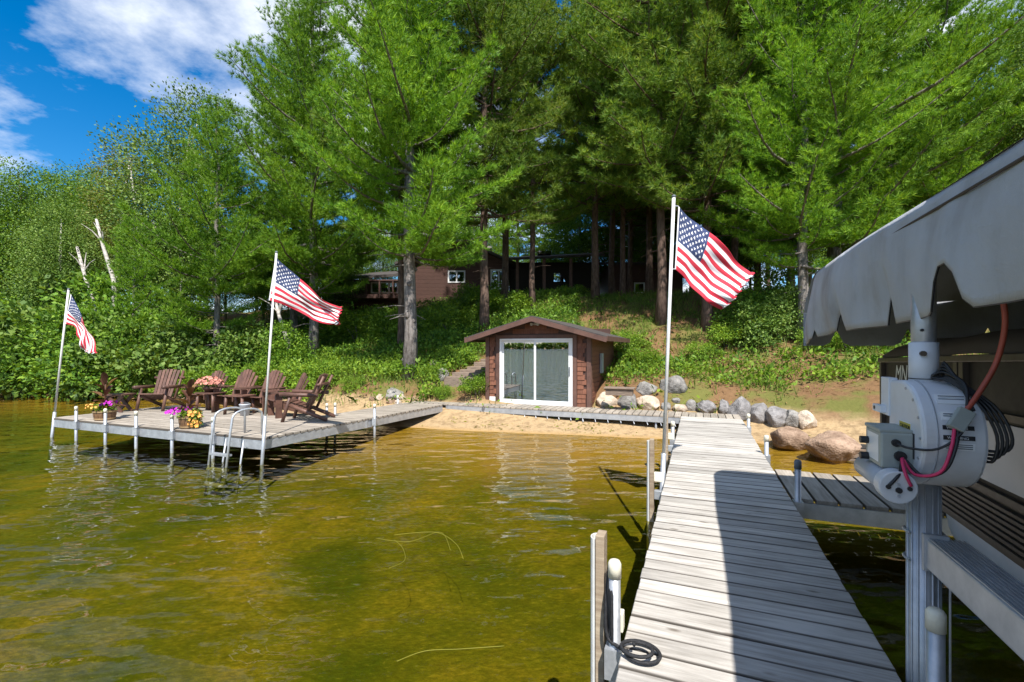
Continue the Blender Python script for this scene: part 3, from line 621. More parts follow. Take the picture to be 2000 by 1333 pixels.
def big_leaf(m, base, d, L_, w, droop=.3):
    base = Vector(base); d = Vector(d).normalized(); s = d.cross(Vector((0, 0, 1))); s = s.normalized() if s.length > .05 else Vector((1, 0, 0)); up = s.cross(d); k = 7; vs = []
    for i in range(k):
        t = i / (k - 1); c = base + d * (L_ * t) + Vector((0, 0, -droop * L_ * t * t)); ww = w * math.sin(math.pi * min(1, .08 + .92 * t)) ** .8 * (1 if i < k - 1 else .05)
        vs += [c - s * ww / 2 + up * ww * .22, c - up * ww * .05, c + s * ww / 2 + up * ww * .22]
    m.add(vs, [(3 * i + j, 3 * i + j + 1, 3 * i + j + 4, 3 * i + j + 3) for i in range(k - 1) for j in (0, 1)])
def planter(x, y, label, seed, wdt=.185, hgt=.22, canna_h=.75, trail=False):
    rr = random.Random(seed); t = thing('barrel_planter', label, 'planter', (x, y, DZ), rr.uniform(0, 1)); ns = 16
    for i in range(ns):
        a0, a1 = 2 * math.pi * (i + .04) / ns, 2 * math.pi * (i + .96) / ns; m = MB(); prof = [(wdt * .84, 0), (wdt * .96, hgt * .5), (wdt * 1.0, hgt)]
        vs = []
        for r_, z in prof:
            for k_ in (r_, r_ - .018):
                vs += [(k_ * math.cos(a0), k_ * math.sin(a0), z), (k_ * math.cos(a1), k_ * math.sin(a1), z)]
        fs = []
        for lv in range(2):
            b = lv * 4; fs += [(b, b + 1, b + 5, b + 4), (b + 3, b + 2, b + 6, b + 7), (b + 1, b + 3, b + 7, b + 5), (b + 2, b, b + 4, b + 6)]
        fs += [(8, 9, 11, 10), (0, 2, 3, 1)]; m.add(vs, fs); m.build('stave', M['barrel'], t)
    for z, r_ in ((.035, .875), (hgt - .035, 1.005)):
        m = MB(); m.lathe((0, 0, 0), [(wdt * r_ + .002, z - .014), (wdt * r_ + .005, z - .014), (wdt * r_ + .007, z + .014), (wdt * r_ + .003, z + .014)], 32, False); m.build('hoop', M['hoop'], t)
    m = MB(); m.lathe((0, 0, 0), [(wdt * .97, hgt - .05), (.02, hgt - .03)], 20); m.build('soil', M['dark'], t)
    m = MB(); n_ = 11
    for i in range(n_):
        a_ = i * 2.4 + rr.uniform(-.3, .3); h = hgt + canna_h * (.12 + .7 * i / n_); el = .35 + 1.0 * i / n_; L_ = rr.uniform(.28, .42) * (canna_h / .75); big_leaf(m, (.02 * math.cos(a_), .02 * math.sin(a_), h - .05), (math.cos(a_) * math.cos(el), math.sin(a_) * math.cos(el), math.sin(el)), L_, .12, .35)
    m.tube([(0, 0, hgt - .04), (.01, .01, hgt + canna_h * .8)], .016, 7); m.build('canna_plant', M['canna'], t, True)
    obj('foliage', fast_mesh('foliage', leaves(420, 0, 0, hgt + .03, wdt * 1.15, wdt * 1.15, .10, .055, .5, .3), 4, M['leafC']), t)
    ca = .9 if seed == 1 else -.4
    def fl(n_, nm, mt, ang, s=1.0, dz=.03, r_=1.1):
        v_ = blossoms(n_, wdt * .75 * math.cos(ang), wdt * .75 * math.sin(ang), hgt + dz, wdt * 1.0 * r_, wdt * .8 * r_, .12, .027 * s); obj(nm, fast_mesh(nm, v_, 4, M[mt]), t)
    rzz = -t.rotation_euler.z
    if not trail: fl(26, 'magenta_blossoms', 'magenta', rzz - .25, 1.15, .07); fl(30, 'orange_blossoms', 'orange', rzz + 3.6, 1.0, .03)
    else:
        fl(46, 'magenta_blossoms', 'magenta', rzz - 2.2, 1.15, .06, 1.3)
        vv = np.concatenate([blossoms(9, wdt * (.95 + .12 * math.sin(i)) * math.cos(rzz - .45), wdt * 1.1 * math.sin(rzz - .45), hgt + .06 - .042 * i, .11, .10, .05, .033) for i in range(7)]); obj('orange_blossoms', fast_mesh('orange_blossoms', vv, 4, M['orange']), t)
        vv = np.concatenate([leaves(40, wdt * math.cos(rzz - .45), wdt * 1.08 * math.sin(rzz - .45), hgt + .05 - .042 * i, .10, .09, .05, .05) for i in range(6)]); obj('trailing_foliage', fast_mesh('trailing_foliage', vv, 4, M['leafC']), t)
g1 = G(195, 822, DZ); g2 = G(361, 838, DZ)
planter(g1.x, g1.y + .12, 'half-barrel planter with bronze canna near the far left flagpole', 1, .2, .22, .78)
planter(g2.x, g2.y + .12, 'half-barrel planter with magenta and trailing orange flowers at the platform edge', 2, .175, .24, .72, True)
t = thing('flower_bowl', 'bowl of salmon pink flowers on a low log table', 'planter', (-7.25, 11.05, DZ + .461))
m = MB(); m.lathe((0, 0, 0), [(.08, 0), (.15, .09), (.17, .15), (.155, .15)], 20); m.build('bowl', M['chair'], t, True)
obj('foliage', fast_mesh('foliage', leaves(260, 0, 0, .2, .24, .2, .12, .06, .5, .3), 4, M['leafB']), t)
obj('blossoms', fast_mesh('blossoms', blossoms(170, 0, 0, .18, .31, .25, .20, .034), 4, M['pink']), t)

# ------------------------------------------------------------------ boathouse
BU0, BU1, BV0, BV1 = -5.5, -2.55, 11.66, 15.1; BE, BRZ = 2.27, 2.79
ob = ((BU0 + BU1) / 2, BV0, DZ - .06)
bh = uvthing('boathouse', 'small brown shingled boathouse with a white sliding glass door', 'shed', *ob)
D0, D1, DT = -5.07, -3.02, 2.2          # door opening
bc = (BU0 + BU1) / 2
def gable(u): return BE + (BRZ - .05 - BE) * (1 - abs(u - bc) / ((BU1 - BU0) / 2)) - .03
m = MB(ob)
zb = DZ - .05
m.prism([(BU0 + .02, BV0 + .03, zb), (D0 - .05, BV0 + .03, zb), (D0 - .05, BV0 + .03, gable(D0)), (BU0 + .02, BV0 + .03, gable(BU0 + .02))], (0, .07, 0))
m.prism([(D1 + .05, BV0 + .03, zb), (BU1 - .02, BV0 + .03, zb), (BU1 - .02, BV0 + .03, gable(BU1 - .02)), (D1 + .05, BV0 + .03, gable(D1))], (0, .07, 0))
m.prism([(D0 - .049, BV0 + .03, DT + .02), (D1 + .049, BV0 + .03, DT + .02), (D1 + .049, BV0 + .03, gable(D1)), (bc, BV0 + .03, gable(bc)), (D0 - .049, BV0 + .03, gable(D0))], (0, .07, 0))
m.span((BU0 + .02, BV0 + .101, zb), (BU0 + .1, BV1, BE - .02)); m.span((BU1 - .1, BV0 + .101, zb), (BU1 - .02, BV1, BE - .02)); m.span((BU0 + .101, BV1 - .08, zb), (BU1 - .101, BV1, BE + .3))
m.build('wall', M['siding'], bh)
m = MB(ob); m.span((BU0 + .1, BV0 + .1, zb - .02), (BU1 - .1, BV1 - .08, zb + .02)); m.build('floor', M['plank2'], bh)
sh = [MB().box((0, 0, 0), (w, .022, .135)).mesh('shingle', M['shingle']) for w in (.118, .148, .092)]
def shingles(u0, u1, z0, z1, vv, lim=None):
    z = z0 + .068; row = 0
    while z - .06 < z1:
        u = u0 + (.0 if row % 2 else -.05)
        while u < u1 - .01:
            k_ = random.randrange(3); w = (.118, .148, .092)[k_]; c = u + w / 2
            if c - w / 2 >= u0 - .06 and c + w / 2 <= u1 + .02 and (lim is None or z + .05 < lim(c)):
                o = obj('shingle', sh[k_], bh, (min(max(c, u0 + w / 2), u1 - w / 2) - ob[0], vv - ob[1] + random.uniform(-.003, .003), z - ob[2] + random.uniform(-.004, .004))); o.rotation_euler = (R(-7), 0, random.uniform(-.01, .01))
            u += w + .004
        z += .118; row += 1
shingles(BU0 + .11, D0 - .12, DZ + .02, BE - .1, BV0 + .016); shingles(D1 + .12, BU1 - .11, DZ - .02, BE - .08, BV0 + .016)
shingles(D0 - .1, D1 + .1, DT + .13, BRZ - .2, BV0 + .016, lambda u: gable(u) - .06)
# side wall courses (long boards facing the slope)
for i in range(15):
    z = DZ + .06 + .118 * i; m = MB(ob); m.box((BU1 - .006, (BV0 + BV1) / 2 + .05, z), (.022, BV1 - BV0 - .2, .13), Matrix.Rotation(R(7), 3, 'Y')); m.build('side_board', M['shingle'], bh)
for u in (BU0 + .045, BU1 - .045):
    m = MB(ob); m.span((u - .055, BV0 - .012, zb), (u + .055, BV0 + .029, BE - .03)); m.build('corner_board', M['trim'], bh)
m = MB(ob); m.span((BU1 - .02, BV0 + .031, zb), (BU1 + .018, BV0 + .12, BE - .03)); m.build('corner_board', M['trim'], bh)
for a_, b_, z0, z1 in ((D0 - .11, D0 - .005, zb, DT + .1), (D1 + .005, D1 + .11, zb, DT + .1), (D0 - .004, D1 + .004, DT + .003, DT + .1)):
    m = MB(ob); m.span((a_, BV0 - .018, z0), (b_, BV0 + .028, z1)); m.build('door_casing', M['trim'], bh)
# sliding door
door = MB(ob); fw = .05
door.span((D0, BV0 - .03, DZ + .005), (D0 + fw, BV0 + .06, DT)); door.span((D1 - fw, BV0 - .03, DZ + .005), (D1, BV0 + .06, DT)); door.span((D0 + fw, BV0 - .03, DT - fw), (D1 - fw, BV0 + .06, DT)); door.span((D0 + fw, BV0 - .03, DZ + .005), (D1 - fw, BV0 + .06, DZ + .045))
dr = door.build('sliding_door', M['white'], bh)
mid = (D0 + D1) / 2 + .0
for a_, b_, vv in ((D0 + fw, mid + .03, BV0 + .03), (mid - .03, D1 - fw, BV0 - .005)):
    m = MB(ob); z0, z1, w = DZ + .046, DT - fw - .001, .055
    m.span((a_, vv - .016, z0), (a_ + w, vv + .016, z1)); m.span((b_ - w, vv - .016, z0), (b_, vv + .016, z1)); m.span((a_ + w, vv - .016, z1 - w), (b_ - w, vv + .016, z1)); m.span((a_ + w, vv - .016, z0), (b_ - w, vv + .016, z0 + .075)); m.build('sash', M['white'], dr)
    m = MB(ob); m.span((a_ + w, vv - .004, z0 + .075), (b_ - w, vv + .004, z1 - w)); m.build('pane', M['glass'], dr)
m = MB(ob); m.span((D1 - fw - .04, BV0 - .045, 1.22), (D1 - fw - .015, BV0 - .022, 1.46)); m.build('handle', M['capd'], dr)
# roof
RV0, RV1, OH = BV0 - .36, BV1 + .25, .47
for s in (-1, 1):
    e = bc + s * ((BU1 - BU0) / 2 + OH); ze = BE - .03; m = MB(ob); t_ = .075
    m.prism([(bc, RV0, BRZ), (e, RV0, ze), (e, RV0, ze - t_), (bc, RV0, BRZ - t_)][::s], (0, RV1 - RV0, 0)); m.build('roof', M['roof'], bh)
    m = MB(ob); m.prism([(bc, RV0 - .028, BRZ - .028), (e, RV0 - .028, ze - .028), (e, RV0 - .028, ze - .15), (bc, RV0 - .028, BRZ - .15)][::s], (0, .026, 0)); m.build('fascia', M['trim'], bh)
    m = MB(ob); m.span((e - .0, RV0, ze - .12), (e + .022 * s, RV1, ze + .004)); m.build('eave_board', M['trim'], bh)
m = MB(ob); m.span((bc - .09, BV0 - .03, 2.56), (bc + .09, BV0 - .008, 2.63)); m.tube([(bc - .06, BV0 - .03, 2.6), (bc - .09, BV0 - .12, 2.58)], [.02, .045], 10); m.tube([(bc + .06, BV0 - .03, 2.6), (bc + .09, BV0 - .12, 2.58)], [.02, .045], 10); m.build('floodlight', M['pipegrey'], bh)
m = MB(ob); m.span((BU1 + .02, 12.75, 1.25), (BU1 + .08, 12.98, 1.8)); m.build('meter_box', M['cbox'], bh)
m = MB(ob); m.span((BU0 + .12, BV0 - .02, DZ + .005), (D0 - .14, BV0 + .0, DZ + .17)); m.build('white_panel', M['white'], bh)
# things inside, seen through the glass
t = uvthing('bucket', 'pale blue bucket behind the right glass pane', 'bucket', -3.75, 12.5, DZ - .03); m = MB(); m.lathe((0, 0, 0), [(.12, 0), (.16, .42), (.165, .42), (.165, .45), (.15, .45)], 20); m.build('body', M['blue'], t, True); m = MB(); m.tube([(.16 * math.cos(x), 0, .44 + .1 * math.sin(x)) for x in np.linspace(0, math.pi, 9)], .005, 5); m.build('handle', M['alu'], t)
t = uvthing('folding_chair', 'pale folding chair behind the left glass pane', 'chair', -4.6, 12.9, DZ - .03)
for s in (-.2, .2):
    m = MB(); m.tube([(s, -.2, 0), (s, .2, .75)], .014, 7); m.build('leg', M['white'], t); m = MB(); m.tube([(s, .22, 0), (s, -.2, .44)], .014, 7); m.build('leg', M['white'], t)
m = MB(); m.span((-.2, -.2, .42), (.2, .14, .45)); m.build('seat', M['white'], t); m = MB(); m.span((-.2, .17, .55), (.2, .2, .8)); m.build('backrest', M['white'], t)
# timber steps left of the boathouse
st = uvthing('garden_steps', 'weathered timber steps climbing the bank left of the boathouse', 'steps', -6.2, 12.0, .4)
for i in range(8):
    uu_, vv_ = -6.52 + .03 * i, 12.12 + .37 * i; g_ = max(gz1(*UV(uu_ + a_, vv_ + b_)[:2]) for a_ in (-.4, 0, .4) for b_ in (-.1, .2)) + .07
    m = MB((-6.2, 12.0, .4)); m.span((uu_ - .48 + .03 * i, vv_ - .2, g_ - .3), (uu_ + .48, vv_ + .2, g_)); m.build('step', M['timber'], st, bevel=.012)
# ------------------------------------------------------------------ boulders
def rock_mesh(name, sx, sy, sz, seed, mat, flat=.15):
    rr = np.random.default_rng(seed); import bmesh
    bm = bmesh.new(); bmesh.ops.create_icosphere(bm, subdivisions=4, radius=1); planes = rr.normal(size=(13, 3)) * np.array([1, 1, .8]); planes /= np.linalg.norm(planes, axis=1)[:, None]; off = rr.uniform(.60, .92, 13); ph = rr.uniform(0, 6, 6)
    for v_ in bm.verts:
        p = np.array(v_.co)
        for n_, d_ in zip(planes, off):
            q = p.dot(n_)
            if q > d_: p = p - n_ * (q - d_) * .88
        p = p * (1 + .05 * math.sin(3.1 * p[1] + 2.3 * p[2] + ph[4]) + .035 * math.sin(5 * p[0] + ph[0]) * math.sin(4 * p[1] + ph[1]) + .02 * math.sin(11 * p[2] + 9 * p[0] + ph[2]) + .012 * math.sin(23 * p[1] + 17 * p[2] + ph[3]))
        v_.co = (p[0] * sx, p[1] * sy, p[2] * sz)
    me = bpy.data.meshes.new(name); bm.to_mesh(me); bm.free(); me.materials.append(mat); me.polygons.foreach_set('use_smooth', [True] * len(me.polygons)); return me
def rock(px, base, w, h, mat, label, seed, tilt=0.0, dep=.85, sink=.3):
    # walk out along the sight line to the first ground clear of the docks
    kx = (px - 1000) / F; Y = 8.0
    while Y < 24:
        vv_ = ST * kx * Y + CT * Y; ok = vv_ > (11.95 if 1150 < px < 1445 else 9.0) and not (px < 1000 and Y < 12.9 - .6 * (kx * Y + 3.0))
        if ok and CZ - (base - HOR) / F * Y <= gz1(kx * Y, Y): break
        Y += .04
    k = Y / F; zt = CZ - (base - h - HOR) * k; H = min(max(h * k, zt - gz1(kx * Y, Y)), h * k * 1.6); sx, sz = w * k / 2 * 1.06, H / 2 * (1 + sink); dy = max(sx, sz) * dep
    o = obj('boulder', rock_mesh('boulder', sx, dy, sz, seed, M[mat]), None, (kx * Y, Y + dy * .5, zt - sz * .97)); o.rotation_euler = (0, R(tilt), 0); tag(o, label, 'boulder', 'boulders along the shore'); return o
RK = [(1184, 800, 50, 32, 'stonepale', 'big cream boulder touching the boathouse corner', .5, 0), (1228, 803, 46, 33, 'stone', 'grey striped boulder under the wooden bench box', .5, 5), (1270, 804, 46, 29, 'stonepale', 'white and orange boulder left of the dock flagpole', .5, 8),
      (1251, 787, 14, 12, 'stonepale', 'small pale stone wedged above the striped boulder', .62, 0), (1304, 802, 22, 18, 'stone', 'grey stone directly behind the dock flagpole', .5, 0), (1328, 805, 32, 16, 'stonepale', 'flat whitish stone just right of the dock flagpole', .5, 0),
      (1323, 789, 19, 13, 'stone', 'small grey stone above the flat whitish stone', .62, 0), (1352, 803, 20, 22, 'stone', 'dark narrow stone left of the blocky grey boulder', .5, 0), (1381, 808, 45, 26, 'stoneblue', 'blocky blue-grey boulder behind the end of the dock', .5, 6),
      (1418, 811, 24, 29, 'stoneblue', 'upright blue-grey stone behind the dock end', .5, 0), (1448, 821, 38, 45, 'stoneblue', 'tall leaning grey boulder at the right corner of the dock end', .48, 28), (1488, 826, 42, 40, 'stoneblue', 'round purplish-grey boulder, first right of the dock end', .45, 0),
      (1525, 834, 46, 40, 'stoneblue', 'oval grey boulder tilted left of the black and white stone', .42, -30), (1553, 834, 34, 32, 'stone', 'black and white mottled boulder beside the pale one', .42, -20), (1580, 839, 40, 35, 'stonepale', 'pale sunlit boulder at the right end of the stone row', .4, 20),
      (1552, 880, 86, 44, 'stonebrown', 'long tapering tan boulder at the waterline', .08, 14), (1642, 905, 104, 60, 'stonebrown', 'large brown wet boulder at the waterline below the boat', .02, 16), (1268, 773, 42, 27, 'stone', 'rounded grey boulder on the bank left of the flagpole', .72, 8),
      (1317, 766, 58, 33, 'stone', 'wide grey boulder on the bank behind the flagpole', .85, 14), (862, 744, 30, 24, 'stone', 'grey boulder in the grass beside the timber steps', .9, 0), (845, 722, 24, 20, 'stonepale', 'pale pointed stone in the grass above the steps', 1.15, -30),
      (726, 786, 14, 12, 'stonebrown', 'reddish stone in the rock pile by the walkway', .55, 0), (741, 783, 16, 13, 'stonepale', 'cream stone in the rock pile by the walkway', .55, 0), (768, 780, 44, 22, 'stone', 'broad grey boulder topping the rock pile by the walkway', .55, 0),
      (783, 782, 18, 13, 'stonepale', 'white round stone on the right of the rock pile', .52, 0), (761, 792, 20, 13, 'stonebrown', 'tan stone low in the rock pile by the walkway', .5, 0), (778, 792, 16, 11, 'stonepale', 'pale flat stone lowest in the rock pile', .5, 0), (808, 786, 12, 11, 'stonebrown', 'tan stone beside the far walkway post', .5, 0),
      (697, 796, 20, 16, 'stonepale', 'pale stone half hidden by leaves left of the rock pile', .5, 0), (642, 806, 22, 18, 'stonebrown', 'rusty brown stone at the platform corner', .42, 0), (664, 812, 18, 16, 'stonebrown', 'small brown stone beside the platform back post', .4, 0), (712, 806, 30, 16, 'stonebrown', 'brown earth-stained stone under the walkway edge', .4, 0), (628, 790, 18, 16, 'stonepale', 'beige stone among the reeds behind the platform', .5, 0)]
for i, (px, by, w, h, mt, lab, z, tl) in enumerate(RK): rock(px, by, w, h, mt, lab, 100 + i, tl)
q = G(1210, 772, .8); t = thing('bench_box', 'small weathered wooden box bench above the cream boulder', 'box', q, R(-20)); m = MB(); m.span((-.32, -.14, .0), (.32, .14, .155)); m.build('body', M['timber'], t, bevel=.006); m = MB(); m.span((-.36, -.18, .157), (.36, .18, .19)); m.build('top', M['timber'], t, bevel=.006)

# ------------------------------------------------------------------ house on the hill
HY = 29.0; hk = HY / F
def hx(px): return (px - 1000) * hk
def hz(py): return CZ - (py - HOR) * hk
hs = thing('lake_house', 'dark brown wooden house with gable, porch and white windows on the hill', 'house', (hx(960), HY, hz(595)))
ho = hs.location; m = MB(ho)
gx0, gx1, gxm = hx(790), hx(1004), hx(895)
m.prism([(gx0, HY, hz(600)), (gx1 - .4, HY, hz(600)), (gx1 - .4, HY, hz(512)), (gxm, HY, hz(470)), (gx0, HY, hz(512))], (0, 8, 0)); m.build('gable_wall', M['trim'], hs)
for i in range(13):
    z = hz(598) + i * .235
    half = gx1 - .4 - gx0 if z < hz(512) else (gx1 - .4 - gx0) * (hz(470) - z) / (hz(470) - hz(512)); half = max(half, .2); cx = (gx0 + gx1 - .4) / 2 if z < hz(512) else gxm
    m = MB(ho); m.box((cx, HY - .02, z + .12), (half - .05, .03, .225), Matrix.Rotation(R(4), 3, 'X')); m.build('siding_board', M['siding'], hs)
for s, e in ((-1, gx0 - .5), (1, gx1 + .1)):
    ze = hz(515); m = MB(ho); m.prism([(gxm, HY - .5, hz(466)), (e, HY - .5, ze), (e, HY - .5, ze - .16), (gxm, HY - .5, hz(466) - .16)][::s], (0, 9, 0)); m.build('gable_roof', M['roof'], hs)
# porch wing to the right, low roof
px0, px1 = hx(985), hx(1172); m = MB(ho); m.prism([(px0, HY - 1.5, hz(514)), (px1, HY - 1.5, hz(505)), (px1, HY + 3.2, hz(474)), (px0, HY + 3.2, hz(483))], (0, 0, -.14)); m.build('porch_roof', M['roof'], hs)
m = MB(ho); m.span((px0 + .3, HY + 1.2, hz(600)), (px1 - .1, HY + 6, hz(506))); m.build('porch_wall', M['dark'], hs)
for px in (1010, 1060, 1110, 1160):
    m = MB(ho); m.span((hx(px) - .09, HY - 1.3, hz(600)), (hx(px) + .09, HY - 1.12, hz(513))); m.build('porch_post', M['trim'], hs)
m = MB(ho); m.span((px0, HY - 1.5, hz(606)), (px1, HY + 1.2, hz(598))); m.build('porch_floor', M['timber'], hs)
m = MB(ho); m.prism([(hx(1085), HY + 1.17, hz(545)), (hx(1108), HY + 1.17, hz(545)), (hx(1098), HY + 1.17, hz(528)), (hx(1085), HY + 1.17, hz(528))], (0, .02, 0)); m.build('gable_window', M['glass'], hs)
m = MB(ho); m.span((hx(1052), HY + .6, hz(492)), (hx(1078), HY + 1.4, hz(486))); m.build('skylight', M['glass'], hs)
# left wing with deck
lx0, lx1 = hx(622), hx(792); m = MB(ho); m.span((lx0, HY + .5, hz(598)), (lx1, HY + 7, hz(545))); m.build('left_wing_wall', M['siding'], hs)
m = MB(ho); m.prism([(lx0 - .4, HY - .4, hz(548)), (lx1 + .2, HY - .4, hz(536)), (lx1 + .2, HY + 4, hz(505)), (lx0 - .4, HY + 4, hz(517))], (0, 0, -.16)); m.build('left_wing_roof', M['roof'], hs)
m = MB(ho); m.span((hx(672), HY - 1.6, hz(588)), (hx(800), HY + .49, hz(581))); m.build('deck', M['siding'], hs)
for px in (680, 705, 730, 755, 780, 798):
    m = MB(ho); m.span((hx(px) - .04, HY - 1.58, hz(580.9)), (hx(px) + .04, HY - 1.5, hz(556))); m.build('deck_post', M['siding'], hs)
m = MB(ho); m.span((hx(672), HY - 1.6, hz(556)), (hx(800), HY - 1.48, hz(553.5))); m.build('deck_rail', M['siding'], hs)
rx0, rx1 = hx(1200), hx(1345); m = MB(ho); m.span((rx0, HY + 1, hz(602)), (rx1, HY + 7, hz(510))); m.build('right_wing_wall', M['siding'], hs)
m = MB(ho); m.prism([(rx0 - .3, HY + .3, hz(511)), (rx1 + .3, HY + .3, hz(511)), (rx1 + .3, HY + 4, hz(490)), (rx0 - .3, HY + 4, hz(490))], (0, 0, -.15)); m.build('right_wing_roof', M['roof'], hs)
def window(x0, x1, y0, y1, yy, n=2):
    a_, b_, z1, z0 = hx(x0), hx(x1), hz(y0), hz(y1); w = .09; m = MB(ho)
    m.span((a_, yy - .06, z0), (b_, yy - .02, z0 + w)); m.span((a_, yy - .06, z1 - w), (b_, yy - .02, z1))
    for i in range(n + 1):
        c = a_ + (b_ - a_ - w) * i / n; m.span((c, yy - .061, z0 + w), (c + w, yy - .019, z1 - w))
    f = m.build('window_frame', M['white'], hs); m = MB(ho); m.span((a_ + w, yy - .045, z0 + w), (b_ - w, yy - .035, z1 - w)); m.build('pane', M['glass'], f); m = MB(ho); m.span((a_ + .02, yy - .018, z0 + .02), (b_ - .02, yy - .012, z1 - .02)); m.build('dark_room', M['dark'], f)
window(875, 909, 529, 553, HY - .02); window(958, 990, 527, 566, HY - .02); window(632, 668, 552, 587, HY + .5, 2); window(720, 775, 549, 572, HY + .5, 3); window(1246, 1268, 548, 570, HY + 1, 1)
m = MB(ho); m.span((hx(915), HY + 4.5, hz(480)), (hx(950), HY + 6, hz(455))); m.span((hx(911), HY + 4.4, hz(455)), (hx(954), HY + 6.1, hz(451))); m.build('chimney', M['stone'], hs)

# ------------------------------------------------------------------ trees
def tufts(pos, dr, blades, length, width, spread):
    n = len(pos); pos = np.repeat(pos, blades, 0); d = np.repeat(dr, blades, 0) + rng.normal(size=(n * blades, 3)) * spread; d /= np.linalg.norm(d, axis=1)[:, None] + 1e-9
    s = np.cross(d, rng.normal(size=(n * blades, 3))); s /= np.linalg.norm(s, axis=1)[:, None] + 1e-9
    L_ = (length * rng.uniform(.6, 1.25, n * blades))[:, None]; b = pos + d * L_ * .08
    return np.stack([b - s * width * .5, b + s * width * .5, pos + d * L_], 1).reshape(-1, 3)
def pine_meshes(seed, h, c0, Rr, kind, dbh, dens=1.0):
    rr = random.Random(seed); tr = MB(); n = 9; wob = [(rr.uniform(-.05, .05) * (i > 0), rr.uniform(-.05, .05) * (i > 0)) for i in range(n + 1)]
    pts = [(wob[i][0], wob[i][1], -.4 + (h + .4) * i / n) for i in range(n + 1)]; rs = [dbh / 2 * (1.35 if i == 0 else 1) * (1 - .93 * (i / n) ** 1.15) + .012 for i in range(n + 1)]; tr.tube(pts, rs, 12)
    if kind == 'w' and dbh > .4:
        for i in range(12): # burls
            z = rr.uniform(.5, 3.5); a_ = rr.uniform(0, 6.28); r_ = dbh / 2 * .95; tr.tube([(r_ * math.cos(a_) * .5, r_ * math.sin(a_) * .5, z - .12), (r_ * math.cos(a_) * .93, r_ * math.sin(a_) * .93, z), (r_ * math.cos(a_) * .5, r_ * math.sin(a_) * .5, z + .14)], [.05, .085, .05], 7)
    for i in range(12): # dead lower branches
        z = rr.uniform(c0 * .45, c0 * 1.05); a_ = rr.uniform(0, 6.28); L_ = rr.uniform(.3, 1.3); p0 = Vector((0, 0, z)); p1 = p0 + Vector((math.cos(a_) * L_, math.sin(a_) * L_, rr.uniform(-.25, .1))); tr.tube([p0, p0.lerp(p1, .5) + Vector((0, 0, .05)), p1], [.022, .015, .005], 5, False)
    pos, dr = [], []; z = c0
    while z < h - .2:
        t = (z - c0) / (h - c0)
        prof = (.62 + .38 * min(1, t / .2)) * (1 - t) ** .75 + .05 if kind == 'w' else math.sqrt(max(0.02, 1 - (2 * max(t, .12) - .82) ** 2 * .85)) * (.95 if t < .8 else .75)
        nl = rr.randint(5, 7) if kind == 'w' else rr.randint(5, 7); a0 = rr.uniform(0, 6.28)
        for k_ in range(nl):
            if rr.random() < .1: continue
            az = a0 + 6.283 * k_ / nl + rr.uniform(-.35, .35); L_ = Rr * prof * rr.uniform(.5, 1.25); el = R(rr.uniform(-8, 12) + 38 * t)
            if kind == 'r': el = R(rr.uniform(-12, 18) + 30 * t)
            d = Vector((math.cos(az) * math.cos(el), math.sin(az) * math.cos(el), math.sin(el))); side = Vector((-math.sin(az), math.cos(az), 0)); base = Vector((0, 0, z + rr.uniform(-.15, .15))); lim = []
            for q in range(6):
                s = q / 5; lim.append(base + d * (L_ * s) + Vector((0, 0, L_ * (.20 if kind == 'w' else .12) * s * s - .08 * L_ * math.sin(3.14 * s))) + side * (L_ * .06 * math.sin(3 * s + a0)))
            r0 = max(.012, .02 * L_ * (dbh / .4) ** .5); tr.tube(lim, [r0 * (1 - .85 * i / 5) for i in range(6)], 5, False)
            step = .21 if kind == 'w' else .27; s = .16 if kind == 'w' else .30
            while s <= 1.0:
                f_ = s * 5; i = min(4, int(f_)); c = lim[i].lerp(lim[i + 1], f_ - i); tl = (.32 + .62 * L_ / 3) * (1.15 - .7 * s) * rr.uniform(.7, 1.25)
                for sd_ in (-1, 1):
                    td = (d * .75 + side * sd_ * rr.uniform(.6, 1.1) + Vector((0, 0, rr.uniform(.0, .35)))).normalized(); nt = max(2, int(tl / (.11 if kind == 'w' else .2)))
                    for w in range(nt):
                        x = (w + .6) / nt; pp = c + td * (tl * x) + Vector((rr.gauss(0, .035), rr.gauss(0, .035), rr.gauss(0, .03) + .07 * x)); pos.append(pp); dr.append(td * .7 + Vector((0, 0, .55)))
                s += step / max(L_, .5) / dens
            for w in range(3): pos.append(lim[-1] + Vector((rr.gauss(0, .05), rr.gauss(0, .05), rr.gauss(0, .05)))); dr.append(d * .8 + Vector((0, 0, .5)))
        z += (rr.uniform(.5, .85) if kind == 'w' else rr.uniform(.34, .6)) / dens ** .3
    for w in range(14): pos.append(Vector((rr.gauss(0, .08), rr.gauss(0, .08), h - .25 * w * .3))); dr.append(Vector((0, 0, 1)))
    pos = np.array([tuple(p) for p in pos]); dr = np.array([tuple(p) for p in dr]); dr /= np.linalg.norm(dr, axis=1)[:, None]
    if kind == 'w': vv = tufts(pos, dr, 17, .22, .021, .55)
    else: vv = tufts(pos, dr, 24, .26, .022, .8)
    return tr.mesh('trunk', M['bark'] if kind == 'w' else M['barkred'], True), fast_mesh('crown', vv, 3, M['wpine'] if kind == 'w' else M['rpine'])
def place(meshes, x, y, label, cat='tree', name='pine_tree', s=1.0, rz=0.0, group=None, lean=(0, 0), zoff=0):
    t = thing(name, label, cat, (x, y, gz1(x, y) + zoff), rz, group); t.scale = (s, s, s); t.rotation_euler = (lean[0], lean[1], rz)
    obj('trunk', meshes[0], t); obj('crown', meshes[1], t); return t
def X(px, y): return (px - 1000) / F * y
wA = pine_meshes(11, 16.5, 4.0, 3.7, 'w', .41, 1.25)
wB = pine_meshes(12, 18, 3.0, 4.3, 'w', .38, 1.0)
wC = pine_meshes(13, 18, 2.7, 4.7, 'w', .42, 1.25)
wD = pine_meshes(14, 11, 2.2, 3.2, 'w', .24, 1.0)
